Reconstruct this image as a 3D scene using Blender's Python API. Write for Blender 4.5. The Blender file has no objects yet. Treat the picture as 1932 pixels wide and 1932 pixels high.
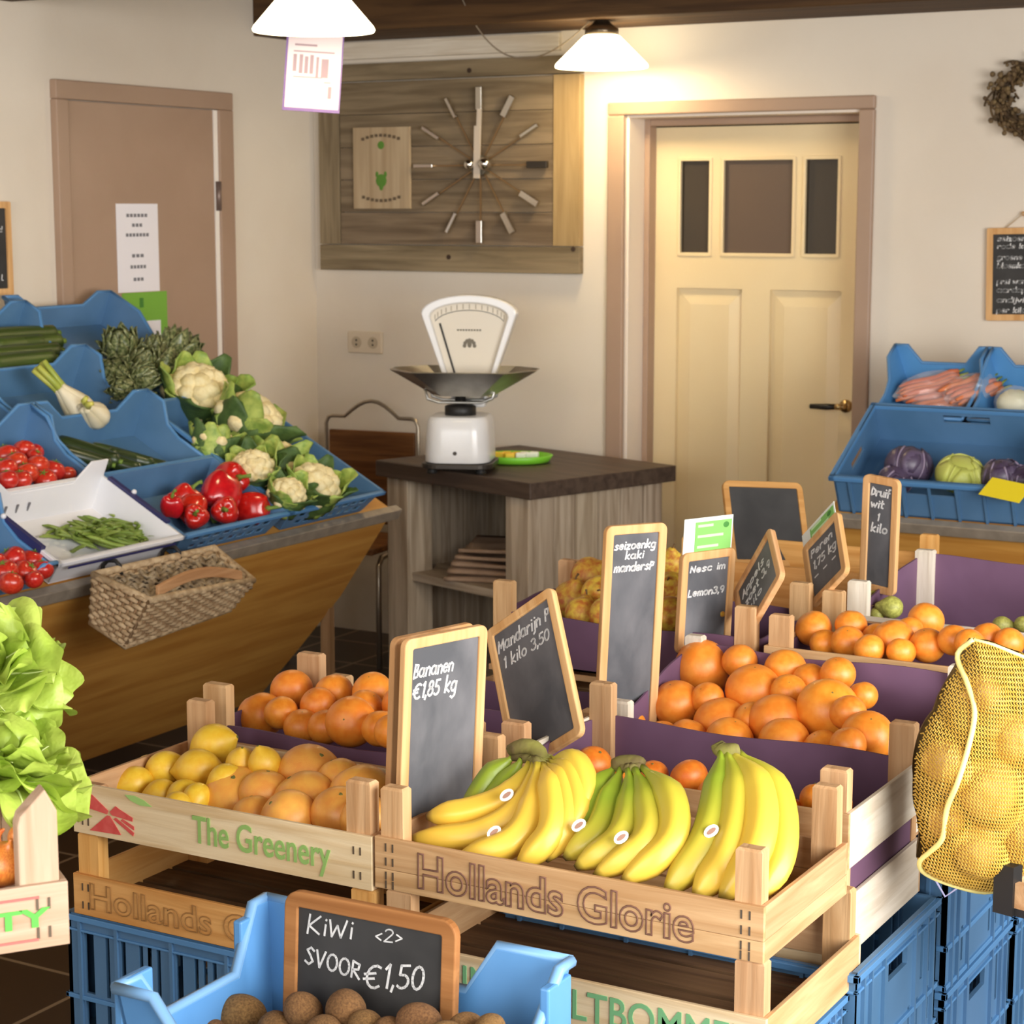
import bpy, math, random
from mathutils import Vector, Matrix, Euler
PI = math.pi
random.seed(7)
scene = bpy.context.scene
col = scene.collection

# ------------------------------------------------------------------ camera, world, light
CAM = Vector((0, 0, 1.75))
YAW, PITCH, FPX = math.radians(29.7), math.radians(8.66), 3750.0
FWD = Vector((-math.sin(YAW)*math.cos(PITCH), math.cos(YAW)*math.cos(PITCH), -math.sin(PITCH)))
RGT = Vector((math.cos(YAW), math.sin(YAW), 0)); UPV = RGT.cross(FWD)
cd = bpy.data.cameras.new('camera'); cam = bpy.data.objects.new('camera', cd); col.objects.link(cam)
cd.sensor_width = 36; cd.lens = FPX/1932*36; cd.clip_start = .05
cam.matrix_world = Matrix(((RGT.x, UPV.x, -FWD.x, CAM.x), (RGT.y, UPV.y, -FWD.y, CAM.y), (RGT.z, UPV.z, -FWD.z, CAM.z), (0, 0, 0, 1)))
scene.camera = cam
cd.dof.use_dof = True; cd.dof.focus_distance = 3.0; cd.dof.aperture_fstop = 14
vs = scene.view_settings
vs.view_transform = 'Standard'; vs.look = 'None'; vs.gamma = 1; vs.use_curve_mapping = False; vs.exposure = 0.5
w = bpy.data.worlds.new('world'); scene.world = w; w.use_nodes = True
w.node_tree.nodes['Background'].inputs[0].default_value = (.85, .93, 1, 1)
w.node_tree.nodes['Background'].inputs[1].default_value = .6

def area(name, loc, target, sx, sy, power, color):
    l = bpy.data.lights.new(name, 'AREA'); l.shape = 'RECTANGLE'; l.size = sx; l.size_y = sy; l.energy = power; l.color = color
    o = bpy.data.objects.new(name, l); col.objects.link(o); o.location = loc
    o.rotation_euler = (Vector(target)-Vector(loc)).to_track_quat('-Z', 'Y').to_euler()
    return o
# daylight through the windows of the right wall, plus an added fill light behind the camera
area('daylight_right', (1.50, 1.9, 1.65), (-3, 3.2, .9), 3.4, 1.7, 185, (1, .985, .965))
area('fill_front', (-1.4, -1.2, 1.9), (-2.2, 4, 1.0), 3.8, 1.9, 88, (1, .98, .955))

# ------------------------------------------------------------------ points from the photo's rays
def ray(x, y): return FWD*FPX + RGT*(x-966) + UPV*(966-y)
def on_x(x, y, v): r = ray(x, y); return CAM + r*((v-CAM.x)/r.x)
def on_y(x, y, v): r = ray(x, y); return CAM + r*((v-CAM.y)/r.y)
def on_z(x, y, v): r = ray(x, y); return CAM + r*((v-CAM.z)/r.z)
def depth(p): return (Vector(p)-CAM).dot(FWD)

# ------------------------------------------------------------------ mesh helper
class M:
    def __init__(s): s.v = []; s.f = []; s.c = None
    def add(s, vs_, fs):
        b = len(s.v); s.v += [tuple(p) for p in vs_]; s.f += [tuple(b+i for i in f) for f in fs]; return s
    def box(s, x0, x1, y0, y1, z0, z1, mat=None):
        vs_ = [(x, y, z) for x in (x0, x1) for y in (y0, y1) for z in (z0, z1)]
        if mat: vs_ = [mat @ Vector(p) for p in vs_]
        return s.add(vs_, [(0, 1, 3, 2), (4, 6, 7, 5), (0, 4, 5, 1), (2, 3, 7, 6), (0, 2, 6, 4), (1, 5, 7, 3)])
    def prism(s, pts, ax, a, b):
        # polygon pts in the two other axes, extruded along ax from a to b
        def mk(p, t): return {'x': (t, p[0], p[1]), 'y': (p[0], t, p[1]), 'z': (p[0], p[1], t)}[ax]
        n = len(pts); vs_ = [mk(p, a) for p in pts]+[mk(p, b) for p in pts]
        return s.add(vs_, [tuple(range(n))[::-1], tuple(range(n, 2*n))]+[(i, (i+1) % n, n+(i+1) % n, n+i) for i in range(n)])
    def tube(s, pts, r, n=8, flat=1.0):
        pts = [Vector(p) for p in pts]; k = len(pts); rs = r if isinstance(r, (list, tuple)) else [r]*k
        vs_ = []; up = None
        for i, p in enumerate(pts):
            t = (pts[min(i+1, k-1)]-pts[max(i-1, 0)]).normalized()
            if up is None:
                up = Vector((0, 0, 1)) if abs(t.z) < .9 else Vector((1, 0, 0))
            a = t.cross(up); a.normalize(); up = a.cross(t); up.normalize()
            for j in range(n):
                q = 2*PI*j/n; vs_.append(p+a*(math.cos(q)*rs[i])+up*(math.sin(q)*rs[i]*flat))
        fs = [(i*n+j, i*n+(j+1) % n, (i+1)*n+(j+1) % n, (i+1)*n+j) for i in range(k-1) for j in range(n)]
        fs += [tuple(range(n))[::-1], tuple(range((k-1)*n, k*n))]
        return s.add(vs_, fs)
    def lathe(s, prof, n=24, c=(0, 0, 0), fn=None, cap=True):
        vs_ = []
        for (r, z) in prof:
            for j in range(n):
                q = 2*PI*j/n; rr = r*(fn(q, z) if fn else 1)
                vs_.append((c[0]+rr*math.cos(q), c[1]+rr*math.sin(q), c[2]+z))
        k = len(prof)
        fs = [(i*n+j, i*n+(j+1) % n, (i+1)*n+(j+1) % n, (i+1)*n+j) for i in range(k-1) for j in range(n)]
        if cap: fs += [tuple(range(n))[::-1], tuple(range((k-1)*n, k*n))]
        return s.add(vs_, fs)
    def ball(s, c=(0, 0, 0), r=(1, 1, 1), nu=20, nv=12, fn=None):
        if not isinstance(r, (tuple, list)): r = (r, r, r)
        vs_ = []
        for i in range(nv+1):
            th = PI*i/nv
            for j in range(nu):
                ph = 2*PI*j/nu
                d = Vector((math.sin(th)*math.cos(ph), math.sin(th)*math.sin(ph), math.cos(th)))
                k = fn(d) if fn else 1
                vs_.append((c[0]+d.x*r[0]*k, c[1]+d.y*r[1]*k, c[2]+d.z*r[2]*k))
        fs = []
        for i in range(nv):
            for j in range(nu):
                a, b2 = i*nu+j, i*nu+(j+1) % nu; cc, dd = (i+1)*nu+(j+1) % nu, (i+1)*nu+j
                fs.append((a, dd, cc, b2))
        return s.add(vs_, fs)
    def grid(s, fn, nu, nv):
        vs_ = [fn(i/nu, j/nv) for i in range(nu+1) for j in range(nv+1)]
        fs = [(i*(nv+1)+j, (i+1)*(nv+1)+j, (i+1)*(nv+1)+j+1, i*(nv+1)+j+1) for i in range(nu) for j in range(nv)]
        return s.add(vs_, fs)
    def holes(s, L, H, t, hs, mp):
        # wall L x H of thickness t with rectangular openings hs (u0,u1,v0,v1); mp maps (u, d, v) to a point
        us = sorted({0, L, *[h[0] for h in hs], *[h[1] for h in hs]}); vv = sorted({0, H, *[h[2] for h in hs], *[h[3] for h in hs]})
        for i in range(len(us)-1):
            j = 0
            while j < len(vv)-1:
                def inside(jj): 
                    um, vm = (us[i]+us[i+1])/2, (vv[jj]+vv[jj+1])/2
                    return any(h[0] < um < h[1] and h[2] < vm < h[3] for h in hs)
                if inside(j): j += 1; continue
                e = j
                while e+1 < len(vv)-1 and not inside(e+1): e += 1
                p = [mp(u, d, v) for u in (us[i], us[i+1]) for d in (0, t) for v in (vv[j], vv[e+1])]
                s.add(p, [(0, 1, 3, 2), (4, 6, 7, 5), (0, 4, 5, 1), (2, 3, 7, 6), (0, 2, 6, 4), (1, 5, 7, 3)])
                j = e+1
        return s
    def build(s, name, mat, parent=None, smooth=False, bevel=0, sub=0):
        me = bpy.data.meshes.new(name); me.from_pydata(s.v, [], s.f); me.update()
        o = bpy.data.objects.new(name, me); col.objects.link(o)
        if mat: me.materials.append(mat)
        import bmesh
        bm = bmesh.new(); bm.from_mesh(me); bmesh.ops.recalc_face_normals(bm, faces=bm.faces); bm.to_mesh(me); bm.free()
        if smooth:
            for p in me.polygons: p.use_smooth = True
        if bevel:
            b = o.modifiers.new('bevel', 'BEVEL'); b.width = bevel; b.segments = 2; b.limit_method = 'ANGLE'
        if sub:
            b = o.modifiers.new('sub', 'SUBSURF'); b.levels = sub; b.render_levels = sub
        if parent: o.parent = parent
        return o

def tag(o, label=None, cat=None, group=None, kind=None):
    if label: o['label'] = label
    if cat: o['category'] = cat
    if group: o['group'] = group
    if kind: o['kind'] = kind
    return o
def thing(name, label, cat, loc=(0, 0, 0), rz=0, group=None, mat=None):
    o = bpy.data.objects.new(name, None); col.objects.link(o); o.empty_display_size = .05
    o.location = loc; o.rotation_euler = (0, 0, rz)
    if mat is not None: o.matrix_world = mat
    return tag(o, label, cat, group)
def struct(o): o['kind'] = 'structure'; return o
KIDS = {}
def kids(o):
    return [c for c in bpy.data.objects if c.parent == o]
class Proto:
    # one thing with its parts; the first call of put() moves it, the next ones copy it and each of its parts
    def __init__(s, root, cat):
        s.root = root; s.used = False; s.cat = cat
        s.tree = [(c, [g for g in kids(c)]) for c in kids(root)]
    def put(s, label, loc, rot=(0, 0, 0), sc=1, group=None, parts=True):
        if not s.used: r = s.root; s.used = True
        else:
            r = s.root.copy(); col.objects.link(r)
            for k in list(r.keys()):
                if k in ('label', 'group'): del r[k]
            if parts:
                for c, gs in s.tree:
                    cc = c.copy(); col.objects.link(cc); cc.parent = r
                    for g in gs:
                        gg = g.copy(); col.objects.link(gg); gg.parent = cc
        r.location = loc; r.rotation_euler = rot; r.scale = (sc, sc, sc) if not isinstance(sc, (tuple, list)) else sc
        return tag(r, label, s.cat, group)

# ------------------------------------------------------------------ materials
def lin(c):
    f = lambda v: v/12.92 if v <= .04045 else ((v+.055)/1.055)**2.4
    return tuple(f(v/255) for v in c)+(1,)
MATS = {}
def mat(name, c1, c2=None, rough=.6, scale=8, stretch=(1, 1, 1), bump=0, detail=4, metal=0, spec=.5, rnd=0, coat=0, sub=0, dist=.3, lo=.35, hi=.65, emis=None, bscale=None):
    if name in MATS: return MATS[name]
    m = bpy.data.materials.new(name); MATS[name] = m; m.use_nodes = True
    nt = m.node_tree; b = nt.nodes['Principled BSDF']; N = nt.nodes.new; L = nt.links.new
    b.inputs['Roughness'].default_value = rough; b.inputs['Metallic'].default_value = metal
    b.inputs['Specular IOR Level'].default_value = spec
    b.inputs['Coat Weight'].default_value = coat; b.inputs['Coat Roughness'].default_value = .25
    if sub: b.inputs['Subsurface Weight'].default_value = sub; b.inputs['Subsurface Radius'].default_value = (.01, .005, .002)
    b.inputs['Base Color'].default_value = lin(c1)
    if emis: b.inputs['Emission Color'].default_value = lin(emis[0]); b.inputs['Emission Strength'].default_value = emis[1]
    if c2 is not None or bump:
        tc = N('ShaderNodeTexCoord'); mp = N('ShaderNodeMapping'); mp.inputs['Scale'].default_value = stretch
        oi = N('ShaderNodeObjectInfo'); ad = N('ShaderNodeVectorMath'); ad.operation = 'ADD'
        ml = N('ShaderNodeMath'); ml.operation = 'MULTIPLY'; ml.inputs[1].default_value = 13.7
        L(oi.outputs['Random'], ml.inputs[0]); L(tc.outputs['Object'], ad.inputs[0]); L(ml.outputs[0], ad.inputs[1])
        L(ad.outputs[0], mp.inputs['Vector'])
        nz = N('ShaderNodeTexNoise'); nz.inputs['Scale'].default_value = scale; nz.inputs['Detail'].default_value = detail
        nz.inputs['Distortion'].default_value = dist; L(mp.outputs[0], nz.inputs['Vector'])
        if c2 is not None:
            cr = N('ShaderNodeValToRGB'); cr.color_ramp.elements[0].color = lin(c1); cr.color_ramp.elements[1].color = lin(c2)
            cr.color_ramp.elements[0].position = lo; cr.color_ramp.elements[1].position = hi
            L(nz.outputs['Fac'], cr.inputs['Fac']); out = cr.outputs['Color']
            if rnd:
                hs = N('ShaderNodeHueSaturation'); mr = N('ShaderNodeMapRange')
                mr.inputs['To Min'].default_value = 1-rnd; mr.inputs['To Max'].default_value = 1+rnd
                L(oi.outputs['Random'], mr.inputs['Value']); L(mr.outputs[0], hs.inputs['Value']); L(out, hs.inputs['Color'])
                mh = N('ShaderNodeMapRange'); mh.inputs['To Min'].default_value = .5-rnd*.06; mh.inputs['To Max'].default_value = .5+rnd*.06
                L(oi.outputs['Random'], mh.inputs['Value']); L(mh.outputs[0], hs.inputs['Hue']); out = hs.outputs['Color']
            L(out, b.inputs['Base Color'])
        if bump:
            bp = N('ShaderNodeBump'); bp.inputs['Strength'].default_value = bump; bp.inputs['Distance'].default_value = .01
            if bscale:
                n2 = N('ShaderNodeTexNoise'); n2.inputs['Scale'].default_value = bscale; n2.inputs['Detail'].default_value = 3
                L(mp.outputs[0], n2.inputs['Vector']); L(n2.outputs['Fac'], bp.inputs['Height'])
            else: L(nz.outputs['Fac'], bp.inputs['Height'])
            L(bp.outputs[0], b.inputs['Normal'])
    return m
def wood(name, c1, c2, ax='x', rough=.7, k=1.0, bump=.25, rnd=.08):
    st = {'x': (1.5*k, 22*k, 22*k), 'y': (22*k, 1.5*k, 22*k), 'z': (22*k, 22*k, 1.5*k)}[ax]
    return mat(name+'_'+ax, c1, c2, rough, 2.2, st, bump, 6, rnd=rnd, dist=.6, spec=.3)
CR1, CR2 = (206, 166, 122), (178, 134, 90)
crate_x, crate_y, crate_z = [wood('crate_wood', CR1, CR2, a) for a in 'xyz']
pale_x, pale_y, pale_z = [wood('pale_wood', (230, 220, 202), (208, 194, 172), a) for a in 'xyz']
honey_x, honey_y, honey_z = [wood('honey_wood', (226, 172, 102), (204, 144, 74), a) for a in 'xyz']
frame_w = wood('frame_wood', (222, 176, 124), (198, 146, 92), 'z', k=.8)
frame_dk = wood('dark_frame_wood', (176, 122, 70), (150, 98, 50), 'x', k=.8)
slate = mat('slate', (76, 77, 81), (130, 128, 130), .75, 11, (1, 1, .6), .05, lo=.38, hi=.95, detail=7)
slate_dk = mat('dark_slate', (40, 39, 38), (66, 64, 62), .7, 10, lo=.3, hi=.9)
chalk = mat('chalk', (232, 230, 226), (190, 190, 190), .95, 160, lo=.3, hi=.75)
blue = mat('blue_plastic', (74, 112, 148), (84, 122, 160), .42, 5, rnd=.05, spec=.45)
blue_dk = mat('dark_blue_plastic', (50, 90, 130), (60, 102, 142), .45, 5, rnd=.05, spec=.45)
blue_lt = mat('light_blue_plastic', (84, 138, 192), (94, 150, 204), .38, 5, spec=.45)
purple = mat('purple_card', (112, 80, 106), (92, 62, 84), .75, 4, (1, 1, 1), .1)
white_p = mat('white_plastic', (232, 230, 232), (222, 222, 226), .4, 4)
paper = mat('white_paper', (238, 234, 238), None, .8)
ink = mat('grey_ink', (120, 118, 124), None, .8)
green_card = mat('green_card', (126, 186, 96), None, .6)
steel = mat('steel', (214, 212, 206), (186, 184, 178), .36, 12, metal=1)
chrome = mat('chrome', (215, 210, 200), None, .15, metal=1)
black = mat('black_metal', (28, 26, 25), None, .5)

# ------------------------------------------------------------------ the room
XL, YB, XR, YF = -4.814, 6.8, 1.62, -1.5
wall_m = mat('wall_plaster', (228, 217, 200), (221, 208, 190), .85, 1.6, (1, 1, 1), .06, 5, bscale=60)
dkwood = wood('ceiling_wood', (92, 64, 38), (66, 44, 26), 'x', bump=.4, k=.6)
def tiles():
    m = bpy.data.materials.new('floor_tiles'); m.use_nodes = True; nt = m.node_tree; b = nt.nodes['Principled BSDF']
    tc = nt.nodes.new('ShaderNodeTexCoord'); br = nt.nodes.new('ShaderNodeTexBrick')
    br.offset = 0; br.inputs['Scale'].default_value = 1; br.inputs['Mortar Size'].default_value = .006
    br.inputs['Brick Width'].default_value = .33; br.inputs['Row Height'].default_value = .33
    br.inputs['Color1'].default_value = lin((66, 50, 38)); br.inputs['Color2'].default_value = lin((56, 42, 32)); br.inputs['Mortar'].default_value = lin((150, 132, 108))
    nt.links.new(tc.outputs['Object'], br.inputs['Vector']); nt.links.new(br.outputs['Color'], b.inputs['Base Color'])
    b.inputs['Roughness'].default_value = .45; return m
struct(M().box(XL-.2, XR+.2, YF-.2, YB+.3, -.1, 0).build('floor', tiles()))
struct(M().box(XL-.2, XL, YF-.2, YB+.25, 0, 2.9).build('wall_left', wall_m))
wb = M().box(XL, -3.385, YB, YB+.25, 0, 2.9).box(-2.45, XR, YB, YB+.25, 0, 2.9).box(-3.385, -2.45, YB, YB+.25, 2.10, 2.9)
struct(wb.build('wall_back', wall_m))
struct(M().holes(YB-YF, 2.9, .2, [(1.4, 5.1, .75, 2.55)], lambda u, d, v: (XR+d, YF+u, v)).build('wall_right', wall_m))
struct(M().holes(XR-XL, 2.9, .2, [(1.3, 5.4, .8, 2.75)], lambda u, d, v: (XL+u, YF-d, v)).build('wall_front', wall_m))
ce = M()
for i in range(34):
    ce.box(XL+i*.19, XL+i*.19+.187, YF, YB, 2.80, 2.86)
ce.box(XL, XR, YF, YB, 2.86, 2.92)
struct(ce.build('ceiling', wood('ceiling_boards', (92, 64, 38), (66, 44, 26), 'y', k=.6)))
struct(M().box(XL, XR, 6.40, YB, 2.418, 2.80).build('trim_1', dkwood, bevel=.006))
struct(M().box(XL, XR, 4.75, 5.075, 2.432, 2.80).build('trim_2', dkwood, bevel=.006))
struct(M().box(-4.72, -3.66, YB-.025, YB, 2.345, 2.412).build('trim_3', pale_x, bevel=.002))

# left door: pinkish brown flush door in its frame
pink = mat('pinkish_brown_paint', (172, 144, 122), (166, 138, 116), .5, 3)
d1 = thing('door_1', None, None, (XL, 5.74, 0)); d1['kind'] = 'structure'
f = M().box(0, .03, -.495, -.435, 0, 2.1245).box(0, .03, .40, .487, 0, 2.1245).box(0, .03, -.495, .487, 2.125, 2.19)
f.build('door_frame', pink, d1, bevel=.004)
M().box(0, .018, -.435, .375, 0, 2.122).build('door_leaf', pink, d1, bevel=.003)
tag(M().box(0, .0205, .376, .399, 0, 2.122).build('door_gap', mat('gap_white', (246, 238, 228), None, .6), d1), 'pale strip between leaf and frame')
for z in (1.80, .5):
    M().tube([(.028, .388, z-.055), (.028, .388, z+.055)], .011, 10).build('hinge', mat('hinge_metal', (128, 108, 98), None, .4, metal=.4), d1, smooth=True)

def notice(name, label, cat, x0, x1, z0, z1, m, lines, px):
    # sheet on the left wall door; x is along Y here
    o = thing(name, label, cat, (XL+.019, (x0+x1)/2, z0))
    w2 = (x1-x0)/2
    M().box(0, .0012, -w2, w2, 0, z1-z0).build('sheet', m, o)
    t = M()
    for (z, l) in lines:
        n = max(2, int(l/.018)); 
        for i in range(n):
            a = -l/2+l*i/n; t.box(.0012, .0018, a, a+l/n*.72, z, z+.012)
    t.build('printed_text', ink, o)
    return o
notice('paper_notice', 'white paper notice taped to the brown door, above the green sheet', 'notice', 5.545, 5.775, 1.452, 1.77, paper,
       [(.27, .12), (.235, .06), (.20, .13), (.125, .07), (.085, .09), (.04, .06)], 0)
gs = thing('green_sheet', 'green sheet with a white panel, taped to the brown door under the paper notice', 'notice', (XL+.019, 5.69, 1.15))
M().box(0, .001, -.125, .125, 0, .30).build('sheet', mat('leaf_green', (122, 176, 62), None, .6), gs)
M().box(.001, .002, -.125, .085, .02, .195).build('white_panel', paper, gs)
M().box(.002, .0028, -.06, .01, .13, .155).box(.002, .0028, -.03, -.01, .245, .28).build('printed_mark', mat('dark_green_ink', (70, 130, 50), None, .7), gs)

# right door
cream = mat('cream_paint', (232, 212, 170), (228, 206, 162), .38, 2, coat=.1)
d2 = thing('door_2', None, None, (-2.92, YB, 0)); d2['kind'] = 'structure'
cs = M().box(-.535, -.465, -.022, 0, 0, 2.0975).box(.455, .513, -.022, 0, 0, 2.0975).box(-.535, .513, -.022, 0, 2.098, 2.145)
cs.build('casing', pink, d2, bevel=.006)
lt = mat('jamb_paint', (236, 222, 206), None, .5)
M().box(-.465, -.452, 0, .15, 0, 2.10).box(.455, .468, 0, .15, 0, 2.10).box(-.4515, .4545, 0, .15, 2.088, 2.10).build('jamb_lining', lt, d2, bevel=.003)
M().box(-.452, -.43, .13, .19, 0, 2.09).box(.44, .455, .13, .19, 0, 2.09).box(-.4295, .4395, .13, .19, 2.062, 2.0875).build('door_stop', pink, d2, bevel=.003)
leaf = M()
X0, X1, yd = -.432, .445, .19
def wx(px, py): return on_y(px, py, YB+yd).x+2.92
pa = [(wx(1283, 385), wx(1340, 385)), (wx(1364, 385), wx(1497, 385)), (wx(1518, 385), wx(1582, 385))]
zt, zb = 1.935, 1.583
pans = [(wx(1275, 700), wx(1397, 700)), (wx(1450, 700), wx(1584, 700))]
hs = [(a-X0, b-X0, zb, zt) for a, b in pa]+[(a-X0, b-X0, .16, 1.452) for a, b in pans]
leaf.holes(X1-X0, 2.058, .04, hs, lambda u, d, v: (X0+u, yd+d, v)).build('door_leaf', cream, d2)
for i, (a, b) in enumerate(pa):
    g = mat('dark_glass' if i != 1 else 'brown_glass', (62, 54, 44) if i != 1 else (96, 80, 68), None, .12 if i != 1 else .3, spec=.5)
    M().box(a-.004, b+.004, yd+.018, yd+.024, zb-.004, zt+.004).build('pane', g, d2)
    bd = M(); 
    for x0, x1, z0, z1 in ((a-.008, a+.004, zb-.008, zt+.008), (b-.004, b+.008, zb-.008, zt+.008), (a, b, zb-.010, zb+.004), (a, b, zt-.004, zt+.010)):
        bd.box(x0, x1, yd-.006, yd+.006, z0, z1)
    bd.build('glazing_bead', cream, d2, bevel=.002)
for a, b in pans:
    p = M().box(a-.004, b+.004, yd+.022, yd+.03, .15, 1.46)
    # raised field with sloped margins
    A = [(a, .17), (b, .17), (b, 1.445), (a, 1.445)]; q = .055; B_ = [(a+q, .17+q), (b-q, .17+q), (b-q, 1.445-q), (a+q, 1.445-q)]
    p.add([(x, yd+.021, z) for x, z in A]+[(x, yd+.008, z) for x, z in B_], [(4, 5, 6, 7)]+[(i, (i+1) % 4, 4+(i+1) % 4, 4+i) for i in range(4)])
    p.build('door_panel', cream, d2)
hp = on_y(1597, 766, YB+yd)
hx, hz = hp.x+2.92, hp.z
hd = M().lathe([(.001, 0), (.024, 0), (.024, .008), (.001, .008)], 20)
hd = M(); hd.tube([(hx, yd, hz), (hx, yd-.012, hz)], .024, 18); hd.tube([(hx, yd-.01, hz), (hx, yd-.05, hz)], .010, 12)
hd.tube([(hx, yd-.05, hz), (hx-.025, yd-.05, hz)], .011, 12)
ho = hd.build('door_handle', mat('brass', (190, 165, 120), None, .3, metal=1), d2, smooth=True)
M().tube([(hx-.025, yd-.05, hz), (hx-.06, yd-.048, hz-.002), (hx-.125, yd-.045, hz-.003)], [.010, .012, .009], 12).build('grip', black, ho, smooth=True)
struct(M().box(-3.6, -2.2, YB+.26, YB+.9, 0, 2.9).build('wall_light_block', mat('light_block_dark', (50, 42, 36), None, .9)))  # closed dark box added behind the door to keep outside light out

# double socket on the back wall
sk = thing('wall_socket', 'white double wall socket on the back wall, left of the scale', 'socket', tuple(on_y(691, 646, YB)))
M().box(-.085, .085, -.012, 0, -.045, .045).build('plate', mat('socket_cream', (214, 198, 174), None, .5), sk, bevel=.006)
for x in (-.04, .04):
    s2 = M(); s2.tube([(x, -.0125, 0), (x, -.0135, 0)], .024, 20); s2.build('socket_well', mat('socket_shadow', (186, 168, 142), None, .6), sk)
    M().tube([(x, -.013, .009), (x, -.0145, .009)], .0045, 8).tube([(x, -.013, -.009), (x, -.0145, -.009)], .0045, 8).build('pin_hole', black, sk)

# ------------------------------------------------------------------ clock board
ctr = on_y(909, 312, YB-.04)
bx0, bx1, bz0, bz1 = -4.765, -3.562, 1.505, 2.325
ow = [wood('old_plank', (140, 122, 96), (106, 90, 68), a, k=.6, bump=.35, rnd=.12) for a in 'xz']
cb = thing('plank_board', 'large weathered plank panel on the back wall behind the clock', 'wooden panel', (0, YB-.003, 0))
M().box(bx0, bx0+.10, -.035, 0, bz0+.105, bz1-.07).build('plank', ow[1], cb, bevel=.002)
M().box(bx1-.115, bx1, -.035, 0, bz0+.105, bz1-.07).build('plank', wood('yellow_plank', (172, 146, 104), (148, 122, 82), 'z', k=.6), cb, bevel=.002)
M().box(bx0, bx1, -.035, 0, bz0, bz0+.102).build('plank', ow[0], cb, bevel=.002)
M().box(bx0, bx1, -.035, 0, bz1-.067, bz1).build('plank', ow[0], cb, bevel=.002)
z = bz0+.105; hh = (bz1-.07-z)/5
for i in range(5):
    M().box(bx0+.102, bx1-.117, -.030, 0, z+i*hh, z+(i+1)*hh-.002).build('plank', ow[0], cb, bevel=.002)
for px, py in ((847, 485), (1082, 470), (886, 133)):
    p = on_y(px, py, YB-.036); M().tube([(p.x, -.0345, p.z), (p.x, -.0365, p.z)], .010, 12).build('knot', mat('knot_brown', (58, 40, 26), None, .8), cb)

ck = thing('wall_clock', 'spiky wall clock with twelve mirror bars, mounted on the plank panel', 'clock', (ctr.x, YB-.036, ctr.z))
M().tube([(0, 0, 0), (0, -.03, 0)], .04, 24).build('hub', mat('hub_grey', (120, 112, 96), None, .4, metal=.5), ck)
R = .30
for k in range(12):
    a = 2*PI*k/12; c, s = math.sin(a), math.cos(a)
    rot = Matrix.Rotation(a, 4, 'Y')
    M().box(-.0025, .0025, -.016, -.012, .03, R-.085, rot).build('spoke', mat('spoke_metal', (150, 120, 84), None, .35, metal=.7), ck)
    big = .013 if k in (0, 1, 3, 4, 5, 6) else .007
    M().box(-big, big, -.03, -.012, R-.088, R, rot).build('hour_bar', chrome if k != 3 else mat('dark_bar', (62, 56, 50), None, .4, metal=.5), ck, bevel=.002)
for ang, ln, wd in ((.04, .215, .010), (.02, .15, .014)):
    M().box(-wd, wd, -.038-.006*(ln < .2), -.034-.006*(ln < .2), -.05, ln, Matrix.Rotation(ang, 4, 'Y')).build('clock_hand', mat('hand_grey', (206, 192, 174), None, .45), ck)
M().ball((-.035, -.04, .003), .022).ball((.035, -.04, .005), .026).build('hub_ball', chrome, ck, smooth=True)

pl = thing('plaque', 'pale wooden plaque with a green plant print, left side of the plank panel', 'plaque', (0, YB-.036, 0))
a, b = on_y(668, 241, YB-.04), on_y(776, 394, YB-.04)
M().box(a.x, b.x, -.014, 0, b.z, a.z).build('board', wood('plaque_wood', (182, 160, 130), (160, 136, 106), 'z', k=.5), pl, bevel=.002)
mx, mz = (a.x+b.x)/2, (a.z+b.z)/2
g = M()
for dx, dz, r, sx in ((0, .09, .016, 1), (0, -.05, .026, 1), (-.02, -.025, .012, .6), (.02, -.025, .012, .6), (0, -.075, .014, .7)):
    g.ball((mx+dx, -.0145, mz+dz), (r*sx, .0015, r), 14, 8)
g.build('plant_print', mat('print_green', (84, 130, 42), None, .7), pl)
t = M()
for sgn, zc in ((1, .115), (-1, -.115)):
    for i in range(9):
        u = (i-4)/4; t.box(mx+u*.085-.008, mx+u*.085+.006, -.0155, -.014, mz+zc+sgn*.014*(1-u*u)-.006, mz+zc+sgn*.014*(1-u*u)+.006)
t.build('lettering', mat('print_brown', (96, 80, 60), None, .8), pl)

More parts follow.
